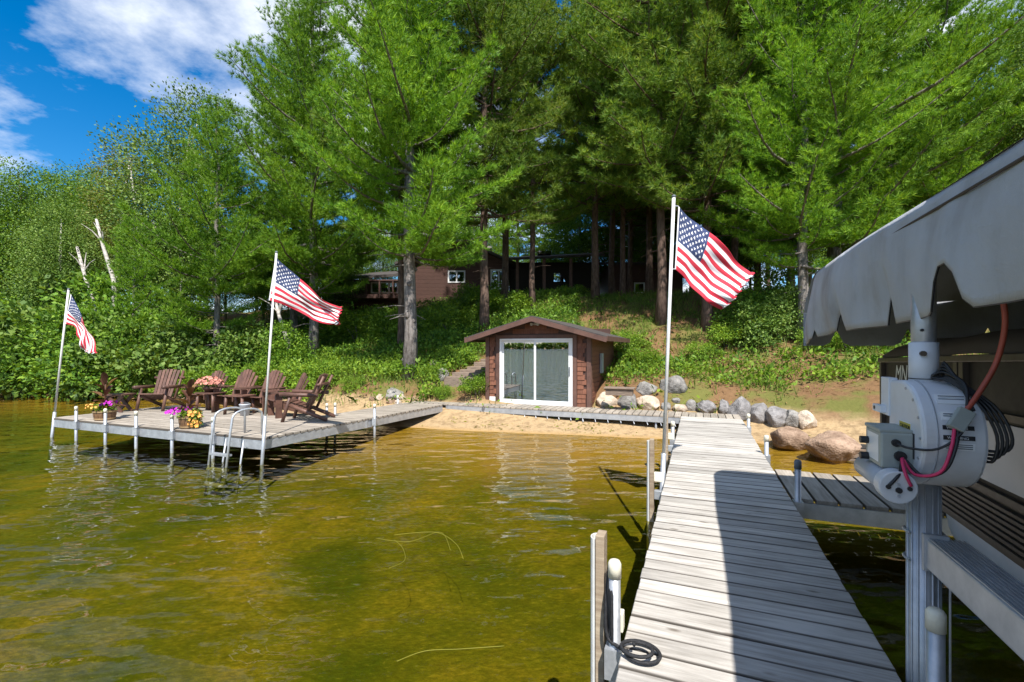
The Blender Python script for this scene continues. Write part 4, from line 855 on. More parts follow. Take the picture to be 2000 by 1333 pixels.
rA = pine_meshes(21, 17, 4.7, 3.0, 'r', .36, 1.25)
rB = pine_meshes(22, 18.5, 5.3, 3.3, 'r', .34, 1.25)
rC = pine_meshes(23, 16, 4.3, 2.7, 'r', .26, 1.2)
place(wA, X(800, 14.8), 14.8, 'big white pine with a scarred grey trunk standing left of the boathouse', rz=.4)
place(wB, X(612, 19.8), 19.8, 'tall white pine behind the middle flag, with sweeping lower branches', rz=2.2)
place(wB, X(575, 23), 23, 'slender white pine left behind the middle flag', rz=4.3, s=.92)
place(wD, X(424, 18.8), 18.8, 'mid-sized white pine with low layered boughs behind the lounge chairs', rz=1.0, s=1.05)
place(wD, X(262, 19.6), 19.6, 'small white pine with pale layered boughs on the left bank', rz=2.9, s=.66)
place(wC, X(1630, 15.3), 15.3, 'huge bright white pine spreading over the boat canopy', rz=.9)
place(wB, X(1562, 14.6), 14.6 - .2, 'slim pine trunk just left of the canopy corner', rz=5.2, s=.8)
place(wC, X(1830, 21), 21, 'white pine rising far right behind the canopy', rz=3.6, s=.95)
wl_ = ['second pine trunk close behind the big scarred pine', 'thick red pine rising behind the left side of the boathouse roof', 'dark red pine trunk in front of the house porch, left one', 'slim red pine right above the boathouse ridge',
       'red pine at the right end of the porch roof', 'thin red pine behind the right end of the house', 'red pine beside the dock flagpole, left of two', 'red pine on the brown slope directly left of the dock flagpole', 'red pine trunk under the large dock flag', 'thin red pine behind the large dock flag', 'red pine in the dark wood right of the large flag', 'far red pine between flag and white pine', 'thin far red pine right of the house', 'red pine in the gap left of the dock flagpole']
for i, (px, y, k_, s) in enumerate(((783, 18.2, rC, 1.0), (946, 18.6, rA, 1.0), (986, 23, rB, 1.0), (1041, 21.5, rC, 1.0), (1162, 22.6, rA, .98), (1196, 26, rB, 1.0), (1216, 24, rC, 1.05), (1290, 17.6, rB, 1.0), (1381, 16.8, rA, .96), (1352, 24, rC, 1.1), (1436, 22, rB, .95), (1480, 26, rA, 1.0), (1232, 27.5, rC, 1.1), (1268, 25.5, rA, 1.05))):
    place(k_, X(px, y), y, wl_[i], s=s, rz=i * 1.37, name='red_pine', group='red pines on the slope')
# broadleaf trees: leaves gathered in many small sprays
def leafy(seed, blobs, n, size, mat, trunk=None, bark='bark', sprays=90, asp=.62):
    global rng
    rng = np.random.default_rng(seed); cs = []; os_ = []; tot = sum(b[3] * b[4] * b[5] for b in blobs)
    for (cx, cy, cz, rx, ry, rz_) in [b[:6] for b in blobs]:
        k_ = max(8, int(sprays * rx * ry * rz_ / tot)); d = rng.normal(size=(k_, 3)); d /= np.linalg.norm(d, axis=1)[:, None]; rad = rng.uniform(.5, 1.05, k_)[:, None]; c = np.array([cx, cy, cz]) + d * rad * np.array([rx, ry, rz_])
        m_ = int(n * rx * ry * rz_ / tot / k_) + 1; sp = np.repeat(c, m_, 0); dd = np.repeat(d, m_, 0); sr = min(rx, ry, rz_) * .30
        off = np.clip(rng.normal(size=(len(sp), 3)), -1.5, 1.5) * np.array([sr, sr, sr * .55]); cs.append(sp + off); os_.append(dd + off / sr * .4 + np.array([0, 0, .1]))
    vv = leaf_quads(np.concatenate(cs), np.concatenate(os_), size, asp); tr = MB()
    if trunk:
        for pts, r0 in trunk: tr.tube(pts, [r0 * (1 - .75 * i / (len(pts) - 1)) for i in range(len(pts))], 8)
        for (cx, cy, cz, rx, ry, rz_) in [b[:6] for b in blobs]:
            tr.tube([(0, 0, max(.3, cz - rz_ * 1.3)), (cx * .5, cy * .5, cz - rz_ * .5), (cx, cy, cz + rz_ * .3)], [.06, .045, .02], 6)
    else:
        for a_ in range(5): tr.tube([(0, 0, -.2), (.15 * math.cos(a_ * 1.3), .15 * math.sin(a_ * 1.3), .25), (.3 * math.cos(a_ * 1.3), .3 * math.sin(a_ * 1.3), .45)], [.03, .022, .01], 6)
    return tr.mesh('trunk', M[bark], True), fast_mesh('crown', vv, 4, M[mat])
birch1 = leafy(31, [(0, 0, 8, 2.4, 2.2, 3.2), (.6, .3, 10.6, 1.7, 1.6, 2.0), (-1.3, .2, 6.2, 1.7, 1.6, 1.8), (1.5, -.3, 6.0, 1.7, 1.6, 1.9), (.3, -.6, 4.0, 2.1, 1.8, 1.5)], 44000, .115, 'leafA', [([(0, 0, -.3), (.1, 0, 4), (0, .1, 8), (.4, .2, 11)], .15)], 'birch', 420)
birchY = leafy(32, [(0, 0, 8, 1.6, 1.5, 2.6), (.7, 0, 10.2, 1.2, 1.2, 1.8), (-1.0, 0, 6.3, 1.4, 1.2, 1.6), (.9, .2, 5.4, 1.5, 1.3, 1.6)], 20000, .105, 'leafY', [([(0, 0, -.3), (-.2, 0, 4), (.1, 0, 8), (.6, 0, 11)], .12)], 'birch', 200)
decid = leafy(33, [(0, 0, 7, 3.0, 2.8, 3.0), (1.6, .2, 9, 2.0, 2, 2.2), (-1.7, .2, 8.2, 2.0, 2, 2.2), (0, -.8, 4.2, 3.0, 2.4, 2.0), (-.2, 0, 10.6, 1.5, 1.5, 1.6)], 44000, .125, 'leafB', [([(0, 0, -.3), (.1, 0, 4), (0, .1, 8), (.2, .2, 10)], .17)], 'bark', 420)
for i, (ms, px, y, s, nm, lab, rz_) in enumerate((
    (birch1, 352, 22.5, 1.06, 'birch_tree', 'dense grey-green birch with a rounded top, left of the tall pine', .3), (birchY, 235, 25.5, .95, 'birch_tree', 'yellowing thin birch on the left skyline', 0), (decid, 45, 24, .86, 'broadleaf_tree', 'bright broadleaf tree at the left edge', 1.0),
    (decid, 130, 28.5, .84, 'broadleaf_tree', 'broadleaf tree behind the yellowing birch', 3.0), (birch1, 120, 21.5, .66, 'birch_tree', 'small-leaved birch above the far left flag', 1.9), (birch1, 1860, 25, 1.12, 'birch_tree', 'glossy birch showing between the pines at upper right', 2.5), (decid, -60, 22, .8, 'broadleaf_tree', 'broadleaf tree cut by the left picture edge', 4.1), (decid, 200, 31, .85, 'broadleaf_tree', 'distant broadleaf crown on the left skyline', 5.0))):
    place(ms, X(px, y), y, lab, name=nm, s=s, rz=rz_)
# leaning bare birch stems on the left bank
for i, (p0, p1, y, lab) in enumerate((((222, 545), (176, 425), 20.0, 'leaning white birch stem left of the small pine'), ((186, 600), (138, 480), 20.4, 'thin grey birch stem leaning above the far left flag'), ((562, 668), (528, 575), 19.2, 'slanting white birch stem behind the middle flag'), ((272, 460), (246, 330), 24.0, 'pale upright birch stem inside the yellow birch'))):
    a_ = P(*p0, y); b_ = P(*p1, y); b_.y += .3; foot = Vector((a_.x + (a_.x - b_.x) * .3, y - .1, gz1(a_.x, y) - .2)); t = thing('birch_tree', lab, 'tree', foot)
    m = MB(foot); m.tube([foot, a_, a_.lerp(b_, .5) + Vector((-.06, 0, .05)), b_], [.12, .095, .07, .05], 9); m.build('trunk', M['birch'], t, True)
    m = MB(foot); mid_ = a_.lerp(b_, .6)
    for k_ in range(4): e = mid_ + Vector((random.uniform(-.9, .7), random.uniform(-.3, .3), random.uniform(.3, 1.2))); m.tube([mid_, mid_.lerp(e, .5) + Vector((0, 0, .1)), e], [.03, .02, .008], 5)
    m.build('branch', M['birch'], t)
# woods behind the house and along the left ridge
LMK = [(-80, 'beyond the left picture edge'), (60, 'at the far left'), (180, 'above the far left flag'), (300, 'behind the yellow birch'), (420, 'behind the dense birch'), (520, 'left of the tall pine'), (620, 'behind the tall pine'), (720, 'above the house deck'), (800, 'behind the scarred pine'), (900, 'above the house gable'), (990, 'behind the chimney'), (1080, 'above the porch roof'), (1180, 'at the porch end'), (1260, 'right of the house'), (1330, 'behind the dock flagpole'), (1420, 'behind the large flag'), (1500, 'right of the large flag'), (1600, 'behind the huge pine'), (1720, 'above the canopy corner'), (1830, 'above the canopy'), (1950, 'at the right edge'), (2150, 'beyond the right picture edge')]
bl = [(wB, 'r'), (decid, 'd'), (rB, 'p'), (birch1, 'd'), (wC, 'r'), (rA, 'p')]
pos_ = [(-33, 33), (-29, 38), (-25, 35), (-20.5, 37), (-16.5, 34), (-12, 37), (-8, 39), (-3.5, 38), (0.5, 40), (4.5, 38), (8.5, 36), (12, 38), (15, 32), (17.5, 27), (20, 36), (24, 31), (28, 37), (27, 24), (14.5, 24), (11.5, 29), (33, 30), (-40, 34), (22, 17), (-14, 27), (8.2, 31.5), (5.0, 33.5)]
wl2 = []; pos_ += [(-27, 30), (-21, 31), (-14, 33), (-9.5, 34), (-5.5, 35), (-1, 36), (3, 36.5), (7, 35), (11, 33), (15, 29), (19, 25), (-36, 28), (13, 26.5), (16.5, 21.5), (9, 31), (22, 27), (24, 22), (27, 29), (-18, 29), (-11.5, 31), (31, 24), (-14, 26), (-10.6, 27.5), (-12.6, 24.4), (15.2, 23.5), (13, 21.5)]
for i, (x, y) in enumerate(pos_):
    ms, kk = bl[(i * 5 + i // 3) % 6]
    low = i >= 26
    if low: ms, kk = decid, 'd'
    px = int(1000 + F * x / y); near = ('nearer row, ' if y < 28 else '') + min(LMK, key=lambda q: abs(q[0] - px))[1]
    wl2.append((px, place(ms, x, y, {'r': 'white pine', 'd': 'low broadleaf tree' if low else 'tall broadleaf tree', 'p': 'red pine'}[kk] + ' in the back woods, ' + near, name={'r': 'pine_tree', 'd': 'broadleaf_tree', 'p': 'red_pine'}[kk], s=.5 if low else (.46 if x < -10 else .9), rz=i * 2.1, group='trees of the back woods')))
for lab in {o['label'] for _, o in wl2}:
    same = sorted([(p, o) for p, o in wl2 if o['label'] == lab], key=lambda q: q[0])
    if len(same) > 1:
        for (p, o), w_ in zip(same, ('left one', 'right one') if len(same) == 2 else ('left one', 'middle one', 'right one', 'rightmost one')): o['label'] = lab + ', ' + w_
# opposite shore (seen only in the reflections)
rng = np.random.default_rng(5); n = 9000; xx = rng.uniform(-800, 800, n); hh = rng.uniform(0, 1, n) ** .7 * (10 + 4 * np.sin(xx * .013) + 2 * np.sin(xx * .07)); yy = -622 - rng.uniform(0, 30, n)
cc = np.stack([xx, yy, 1 + hh], 1); fo = obj('far_woods', fast_mesh('far_woods', leaf_quads(cc, rng.normal(size=(n, 3)) + [0, 1.5, .5], 6.0, .9), 4, M['leafA'])); fo['kind'] = 'stuff'; fo['label'] = 'wooded opposite shore of the lake'

# ------------------------------------------------------------------ shrubs and ground cover
shrubA = leafy(41, [(0, 0, .9, 1.25, 1.1, .95), (.7, -.3, .6, .9, .9, .6), (-.7, -.2, .65, .95, .9, .7), (.1, .1, 1.7, .8, .8, .7)], 7500, .105, 'leafB', None, 'bark', 110, .55)
shrubE = leafy(44, [(0, 0, .9, 1.3, 1.1, .9), (.8, -.2, .7, .8, .9, .7), (-.6, -.2, .8, .9, .9, .8), (-.2, .1, 1.8, .7, .8, .8), (.6, 0, 1.5, .6, .6, .6)], 4200, .15, 'leafA', None, 'bark', 70, .7)
shrubB = leafy(42, [(0, 0, .5, .8, .8, .5), (.5, -.1, .4, .6, .6, .4), (-.5, 0, .4, .6, .6, .4)], 3600, .085, 'leafC', None, 'bark', 70, .5)
shrubD = leafy(43, [(0, 0, .9, 1.0, 1.0, .9), (.3, .1, 1.7, .7, .7, .7), (-.5, 0, 1.2, .7, .7, .7)], 5000, .10, 'leafA', None, 'bark', 90, .6)
SB = [(20, 20.2, shrubA, 1.7, 'dark leafy shrub at the far left waterline'), (75, 19.6, shrubA, 1.45, 'shrub overhanging the water left of the far left flagpole'), (130, 19.2, shrubA, 1.5, 'shrub directly behind the drooping flag'), (190, 18.9, shrubA, 1.6, 'bright shrub right of the drooping flag'), (240, 18.7, shrubA, 1.3, 'rounded shrub behind the left planter'), (290, 18.5, shrubA, 1.35, 'shrub behind the leftmost lounge chair'),
      (60, 21.8, shrubA, 2.1, 'tall shrub on the bank above the far left waterline'), (150, 21.3, shrubA, 2.0, 'tall shrub on the bank behind the drooping flag'), (230, 21.0, shrubA, 1.9, 'tall shrub on the bank behind the left planter'), (320, 20.6, shrubD, 1.8, 'grey-green shrub behind the lounge chairs'), (345, 18.0, shrubA, 1.2, 'shrub behind the second planter'), (380, 20.0, shrubA, 1.4, 'shrub at the foot of the mid-sized pine'),
      (395, 17.2, shrubB, 1.25, 'bright herb clump behind the pink flower bowl'), (450, 16.8, shrubB, 1.35, 'bright herb clump behind the straight-backed chairs'), (505, 16.4, shrubB, 1.3, 'bright herb clump behind the ladder flagpole'), (545, 16.0, shrubB, 1.3, 'bright herb clump behind the round-backed chair'), (592, 15.8, shrubB, 1.25, 'herb clump behind the side-on log chair'), (640, 15.9, shrubB, .9, 'herb clump at the rock pile'), (560, 18.5, shrubA, .85, 'dark shrub under the middle flag'), (470, 19.0, shrubA, .95, 'dark shrub on the bank left of the middle flagpole'), (690, 14.9, shrubB, .5, 'low leafy plant among the rock pile stones'),
      (862, 13.3, shrubB, .42, 'leafy plant at the foot of the timber steps'), (932, 13.15, shrubB, .62, 'broad-leaved bright plant at the boathouse left corner'), (890, 15.6, shrubB, .75, 'fern clump beside the upper steps'), (845, 14.2, shrubB, .5, 'low grass-like clump left of the steps'), (700, 22, shrubB, 1.9, 'sunlit shrub below the house deck'), (760, 21, shrubB, 1.4, 'shrub below the deck, left of the scarred pine'), (880, 20, shrubB, 1.5, 'shrub on the bank between the pines'), (990, 20.5, shrubB, 1.3, 'shrub behind the boathouse ridge'), (930, 23, shrubB, 1.6, 'shrub under the house gable'),
      (1225, 15.5, shrubB, .8, 'bright plant beside the boathouse side wall'), (1255, 14.2, shrubB, .6, 'bright low plant above the cream boulders'), (1420, 15.2, shrubB, .85, 'green plant mass behind the dock end'), (1370, 14.6, shrubB, .6, 'low plant behind the blocky boulder'), (1475, 14.6, shrubA, .55, 'dark leafy shrub right of the large flag'), (1490, 16.2, shrubA, .95, 'taller dark shrub on the slope right of the large flag'), (1530, 14.8, shrubD, .75, 'shrub at the foot of the slim pine'), (1600, 13.6, shrubB, .7, 'bright shrub between the two right trunks'), (1660, 13.2, shrubB, .75, 'bright shrub on the sandy bank right of the trunks'), (1700, 14.5, shrubB, 1.0, 'leafy shrub at the boat bow'), (1760, 13, shrubB, 1.0, 'shrub behind the boat lift post'), (1120, 27, shrubB, 1.0, 'small bush in front of the porch')]
for i, (px, y, ms, s, lab) in enumerate(SB):
    if ms is shrubA and i % 3 == 1: ms = shrubE
    place(ms, X(px, y), y, lab, 'shrub', 'shrub', s, i * 1.9, 'shrubs on the bank', zoff=-.05)
def cover():
    global rng
    rng = np.random.default_rng(77); n = 90000; x = rng.uniform(-17, 17, n); y = rng.uniform(11, 28, n); d = sdist(x, y); px = 1000 + F * x / y
    fld = np.sin(x * .9 + 1) * np.sin(y * .8) + .7 * np.sin(x * 2.3 + y * 1.9) + .5 * np.sin(x * 4.1 - y * 3.3)
    uu = CT * x - ST * y; vv = ST * x + CT * y; inb = (uu > BU0 - .15) & (uu < BU1 + .1) & (vv > BV0 - .4) & (vv < BV1 + .1); stp = (uu > -7.1) & (uu < -5.9) & (vv < 15.1)
    left = px < 1130; dens = np.where(left, .95, np.where(d < 5.2, np.clip(.85 - np.abs(d - 4.2) * .45, 0, 1), .02 + .12 * (fld > .9)))
    dens = np.where((px > 1540) & (d < 3.4), .03, dens); dens = np.where(d < 2.5, np.where(px < 860, .7, .04), dens); dens = dens * np.where(fld > -.7, 1, .45); dens = np.where((px > 625) & (px < 820) & (d < 2.7), .06, dens)
    k = (d > 1.0) & ~inb & ~stp & (rng.uniform(size=n) < dens * np.clip(16 / y, .3, 1)) & (px > -50)
    x, y, px, d = x[k], y[k], px[k], d[k]; z = gz(x, y); m_ = 5; hgt = np.where(px < 1130, rng.uniform(.08, .42, len(x)), rng.uniform(.04, .2, len(x)))
    c = np.stack([x, y, z + hgt], 1); c = np.repeat(c, m_, 0); c = c + rng.normal(size=c.shape) * np.array([.09, .09, .06]); o_ = rng.normal(size=c.shape) * .5 + np.array([0, -.35, .7])
    near = np.repeat(d < 4.2, m_)  # leaves higher up take a darker colour that stands in for tree shade
    for sel, mt, lab in ((near, 'leafC', 'low bright leafy ground cover near the shore'), (~near, 'leafB', 'leafy ground cover higher on the bank, coloured darker for tree shade')):
        g = obj('ground_cover', fast_mesh('ground_cover', leaf_quads(c[sel], o_[sel], np.repeat(rng.choice([.05, .075, .10, .15], len(x)), m_)[sel], .5), 4, M[mt])); g['kind'] = 'stuff'; g['label'] = lab
    n = 90000; x = rng.uniform(-13, 17, n); y = rng.uniform(11, 27, n); d = sdist(x, y); px = 1000 + F * x / y; uu = CT * x - ST * y; vv = ST * x + CT * y; inb = (uu > BU0 - .1) & (uu < BU1 + .1) & (vv > BV0 - .4) & (vv < BV1 + .1); stp = (uu > -7.1) & (uu < -5.9) & (vv < 15.1)
    fld = np.sin(x * 1.1) * np.sin(y * .9 + 1) + .8 * np.sin(x * 2.7 - y * 2.1); dens = np.where(px < 1130, .5, np.where(d < 5, .2, np.where(d < 10, .12 + .22 * (fld > .4), .24 + .3 * (fld > .3)))); dens = np.where(d < 2.6, np.where(px < 860, .6, .03), dens); dens = np.where((px > 1540) & (d < 3.6), .02, dens); dens = np.where((px > 625) & (px < 820) & (d < 2.4), .12, dens)
    k = (d > 1.2) & ~inb & ~stp & (rng.uniform(size=n) < dens); x, y = x[k], y[k]; z = gz(x, y); nb = 2; b = np.repeat(np.stack([x, y, z - .02], 1), nb, 0); b[:, :2] += rng.normal(size=(len(b), 2)) * .05
    L_ = rng.uniform(.12, .42, len(b))[:, None]; dd = rng.normal(size=b.shape) * .4 + np.array([0, 0, 1]); dd /= np.linalg.norm(dd, axis=1)[:, None]; s = np.cross(dd, rng.normal(size=b.shape)); s /= np.linalg.norm(s, axis=1)[:, None]; tip = b + dd * L_; tip[:, 2] -= .0; midp = b + dd * L_ * .5 + [0, 0, .02]
    q = np.stack([b - s * .008, b + s * .008, midp + s * .007, tip + rng.normal(size=b.shape) * .05, midp - s * .007], 1).reshape(-1, 3)
    g = obj('grass', fast_mesh('grass', q, 5, M['grass'])); g['kind'] = 'stuff'; g['label'] = 'tufts of long grass on the bank'
cover()
# beach litter and washed-up weed
rng = np.random.default_rng(9); n = 2600; x = rng.uniform(-2.4, 6.2, n); y = rng.uniform(9.2, 12, n); d = sdist(x, y); k = (d > .12) & (d < 1.9) & (np.sin(x * 3 + y * 2) + np.sin(x * 7.3) * .6 + rng.normal(size=n) * .5 > np.abs(d - .45) * 1.5); x, y = x[k], y[k]
c = np.stack([x, y, gz(x, y) + .012], 1); lo = obj('washed_up_weed', fast_mesh('washed_up_weed', leaf_quads(c, rng.normal(size=c.shape) * np.array([1, 1, .1]), .09, .28, .9, .3), 4, M['weed'])); lo['kind'] = 'stuff'; lo['label'] = 'strips of washed-up water weed on the sand'
M['litter'] = leaf_mat('needle_litter', (0.26, 0.14, 0.06), (0.12, 0.065, 0.03), (0.40, 0.25, 0.12), 0.1, 2)
n = 26000; x = rng.uniform(-3, 15, n); y = rng.uniform(10.5, 26, n); d = sdist(x, y); px = 1000 + F * x / y; uu = CT * x - ST * y; vv = ST * x + CT * y; k = (d > 1.7) & (px > 1120) & (px < 1780) & ~((uu > BU0) & (uu < BU1) & (vv < BV1)) & (vv > 11.75); x, y = x[k], y[k]
c = np.stack([x, y, gz(x, y) + .01], 1); lo = obj('needle_litter', fast_mesh('needle_litter', leaf_quads(c, rng.normal(size=c.shape) * np.array([1, 1, .12]), .13, .12, .9, .25), 4, M['litter'])); lo['kind'] = 'stuff'; lo['label'] = 'brown fallen needles and twigs on the slope'
# weed strands at the water surface
WS = [((770, 1045), (850, 1040), (890, 1062), (905, 1092), 'curled yellow weed strand floating mid-water'), ((735, 1052), (800, 1058), (860, 1040), (880, 1075), 'looped weed strand beside the curled one'), ((775, 1292), (830, 1272), (900, 1268), (985, 1262), 'long pale weed strand near the bottom edge'), ((760, 1110), (790, 1095), (786, 1070), (770, 1055), 'short weed strand hanging from the loop')]
for pts in WS:
    w3 = [G(x, y, .004) for x, y in pts[:4]]; o = curve_tube('weed_strand', w3, .0025, M['weed'], None, (0, 0, 0), 5, 8); tag(o, pts[4], 'water weed', 'floating weed strands')

# ------------------------------------------------------------------ boat lift with canopy
LU, LV = .955, 2.66
ol = (LU, LV, 0); lift = uvthing('boat_lift', 'aluminium boat lift with grey canvas canopy over the boat', 'boat lift', *ol)
m = MB(ol); m.tube([(LU, LV, -.9), (LU, LV, 1.36)], .058, 20)
for i in range(14):
    a_ = 2 * math.pi * i / 14; m.tube([(LU + .058 * math.cos(a_), LV + .058 * math.sin(a_), -.9), (LU + .058 * math.cos(a_), LV + .058 * math.sin(a_), 1.33)], .005, 5)
m.build('post', M['alu'], lift, True)
m = MB(ol); m.cyl((LU, LV, 1.78), (LU, LV, 2.35), .045, 20); m.build('upper_tube', M['alu'], lift, True)
m = MB(ol); m.cyl((LU, LV, 1.76), (LU, LV, 1.975), .0535, 24); sl = m.build('sleeve', M['winch'], lift, True)
m = MB(ol); m.cyl((LU - .02, LV - .045, 1.925), (LU - .023, LV - .066, 1.925), .012, 10); m.build('bolt', M['bronze2'], sl); m = MB(ol); m.cyl((LU - .02, LV - .036, 2.03), (LU - .021, LV - .0475, 2.03), .007, 8); m.build('bolt_hole', M['black'], sl)
m = MB(ol); m.cyl((LU, LV, 1.808), (LU, LV, 1.812), .055, 24); m.build('cable_tie', M['black'], sl)
# lifting beam along the boat
m = MB(ol); m.span((LU - .02, -1.0, .975), (LU + .13, LV - .062, 1.105))
bmn = m.build('side_beam', M['alu'], lift, bevel=.008)
for i in range(9): m = MB(ol); m.span((LU - .012 + i * .0155, -1.0, 1.106), (LU - .004 + i * .0155, LV - .063, 1.110)); m.build('tread_rib', M['alu'], bmn)
for z in (1.11, .985):
    m = MB(ol); m.tube([(LU + .07 * math.cos(x), LV + .07 * math.sin(x), z) for x in np.linspace(-.5, math.pi + .5, 14)], .006, 6); m.build('u_bolt', M['alu'], bmn)
m = MB(ol); m.span((LU - .03, LV - .085, .965), (LU + .06, LV - .064, 1.125)); m.cyl((LU + .0, LV - .085, 1.06), (LU + .0, LV - .125, 1.06), .014, 8); m.cyl((LU + .035, LV - .085, 1.04), (LU + .035, LV - .125, 1.04), .014, 8); m.build('clamp_plate', M['alu'], bmn)
m = MB(ol); m.tube([(LU + .068, LV - .068, .97), (LU + .068, LV - .068, -.6)], .0045, 6); m.build('cable', M['alu'], lift)
m = MB(ol); m.tube([(LU + .10, 1.75, .97), (LU + .12, 1.72, .6), (LU + .2, 1.66, .38), (LU + .45, 1.6, .3)], .045, 6); m.build('bunk_arm', M['pipegrey'], lift)
m = MB(ol); m.span((LU - .04, -.9, .28), (LU + .5, LV - .07, .36)); m.build('lower_beam', M['alu'], lift)
# canopy: side wall, scalloped valance, roof and ridge
CU, CV, CTOP, CBOT = .93, 5.12, 2.60, 2.09; CW = 3.2; cvn = -2.2
def can_side(u_side, sgn, mat, scall):
    m_ = MB(ol); nV, nZ = 150, 14; vs = []
    for i in range(nV + 1):
        v_ = CV + (cvn - CV) * i / nV; e = max(0, 1 - (CV - v_) / .55); top = CTOP - .32 * e ** 1.9; bot = CBOT + .02 * math.sin(v_ * 1.3) - .12 * max(0, 1 - (CV - v_) / 1.1) ** 1.3
        if scall:
            for c_, w_, h_ in ((4.55, .02, .15), (3.85, .085, .13), (3.03, .075, .17), (2.31, .13, .19), (1.2, .12, .2), (-.3, .12, .2)):
                x = abs(v_ - c_) / w_
                if x < 1: bot += h_ * (1 - x ** 2.2) ** 1.0
        for j in range(nZ + 1):
            t_ = j / nZ; z_ = top + (bot - top) * t_; wv = .020 * math.sin(v_ * 5.1 + t_ * 2) * t_ + .014 * math.sin(v_ * 11 + 1.3) * t_ ** 2 + .012 * math.sin(v_ * 2.3 - 3 * t_)
            vs.append((u_side + sgn * (wv + .03 * math.sin(t_ * 3.1)) + sgn * .05 * e * e * -1, v_, z_))
    w_ = nZ + 1; m_.add(vs, [(i * w_ + j, (i + 1) * w_ + j, (i + 1) * w_ + j + 1, i * w_ + j + 1) for i in range(nV) for j in range(nZ)]); return m_
can = uvthing('canopy_cover', 'grey weathered canvas canopy with a scalloped valance over the boat', 'canopy', *ol)
cs_ = can_side(CU, -1, None, True); hem = MB(); hem.tube([cs_.v[i * 15 + 14] for i in range(151)], .0045, 5); hem.build('hem', M['black'], can)
s_ = cs_.build('side_curtain', M['canvas'], can, True); so = s_.modifiers.new('thick', 'SOLIDIFY'); so.thickness = .004
s_ = can_side(CU + CW, 1, None, True).build('side_curtain', M['canvas'], can, True)
m = MB(ol); nV = 60; vs = []; prof = [(0, 0), (.06, .035), (.35, .10), (.8, .2), (1.6, .34), (2.4, .2), (2.85, .10), (3.14, .035), (3.2, 0)]
for i in range(nV + 1):
    v_ = CV + (cvn - CV) * i / nV; e = max(0, 1 - (CV - v_) / .55)
    for u_, z_ in prof: vs.append((CU + u_, v_, CTOP + (z_ * (1 - .7 * e) - .32 * e ** 1.9)))
w_ = len(prof); m.add(vs, [(i * w_ + j, (i + 1) * w_ + j, (i + 1) * w_ + j + 1, i * w_ + j + 1) for i in range(nV) for j in range(w_ - 1)]); r_ = m.build('roof_panel', M['canvas'], can, True)
m = MB(ol); m.tube([(CU - .012, CV - .9 - i * .2, CTOP - .07) for i in range(32)], .006, 5); m.build('seam', M['canvasin'], can)
# far end curtain
m = MB(ol); vs = []
for i in range(61):
    t_ = i / 60; u_ = CU + CW * t_; bot = CBOT - .12 + (.15 * max(0, 1 - (abs((t_ * 6) % 1 - .5) / .11) ** 2)); top = CTOP - .32 + .10 * math.sin(math.pi * t_)
    for j in range(7): vs.append((u_, CV + .012 * math.sin(9 * t_ * 3), top + (bot - top) * j / 6))
m.add(vs, [(i * 7 + j, (i + 1) * 7 + j, (i + 1) * 7 + j + 1, i * 7 + j + 1) for i in range(60) for j in range(6)]); m.build('end_curtain', M['canvas'], can, True)
# canopy frame under the cloth
m = MB(ol)
for u_ in (CU + .06, CU + CW - .06): m.tube([(u_, CV - .45, CTOP - .05), (u_, cvn, CTOP - .05)], .022, 8)
m.tube([(CU + .06, LV, CTOP - .06), (LU, LV, 2.34)], .02, 8)
for v_ in (CV - .45, LV, 0.4): m.tube([(CU + .06, v_, CTOP - .05), (CU + CW / 2, v_, CTOP + .24), (CU + CW - .06, v_, CTOP - .05)], .018, 8)
m.build('canopy_frame', M['alu'], lift)
# winch housing: D-shaped drum cover, axis across the dock
HU0, HU1, zc_, hr = .862, 1.075, 1.57, .232
prof = [(LV + .12, zc_ + .225), (LV + .12, zc_ - .225)] + [(LV - .02 - hr * 1.0 * math.cos(a_), zc_ + hr * math.sin(a_)) for a_ in np.linspace(-math.pi / 2, math.pi / 2, 26)]
wh = uvthing('lift_winch', 'white winch housing with warning labels on the lift post', 'winch', *ol)
m = MB(ol); m.prism([(HU0, a_, b_) for a_, b_ in prof], (HU1 - HU0, 0, 0)); hb = m.build('housing', M['winch'], wh, bevel=.014)
m = MB(ol); m.span((HU0 - .006, LV + .10, zc_ + .05), (HU0 + .03, LV + .20, zc_ + .235)); m.span((HU0 - .03, LV + .13, zc_ + .06), (HU0 - .002, LV + .24, zc_ + .095)); m.span((HU0 - .06, LV - .02, zc_ - .12), (HU0 - .001, LV + .2, zc_ - .04)); m.build('mount_bracket', M['winch'], wh, bevel=.003)
m = MB(ol); m.cyl((HU0 - .02, LV + .21, zc_ + .078), (HU0 - .033, LV + .21, zc_ + .078), .009, 8); m.build('bolt', M['bronze2'], wh)
for a_ in np.linspace(-1.25, 1.25, 7):
    y_, z_ = LV - .02 - (hr - .022) * math.cos(a_), zc_ + (hr - .022) * math.sin(a_); m = MB(ol); m.cyl((HU0 + .002, y_, z_), (HU0 - .004, y_, z_), .006, 8); m.build('screw', M['alu'], wh)
m = MB(ol); m.tube([(HU0 + .05, LV - .02 - (hr + .0005) * math.cos(a_), zc_ + (hr + .0005) * math.sin(a_)) for a_ in np.linspace(-1.5, 1.5, 24)], .0035, 5); m.build('seam', M['pipegrey'], wh)
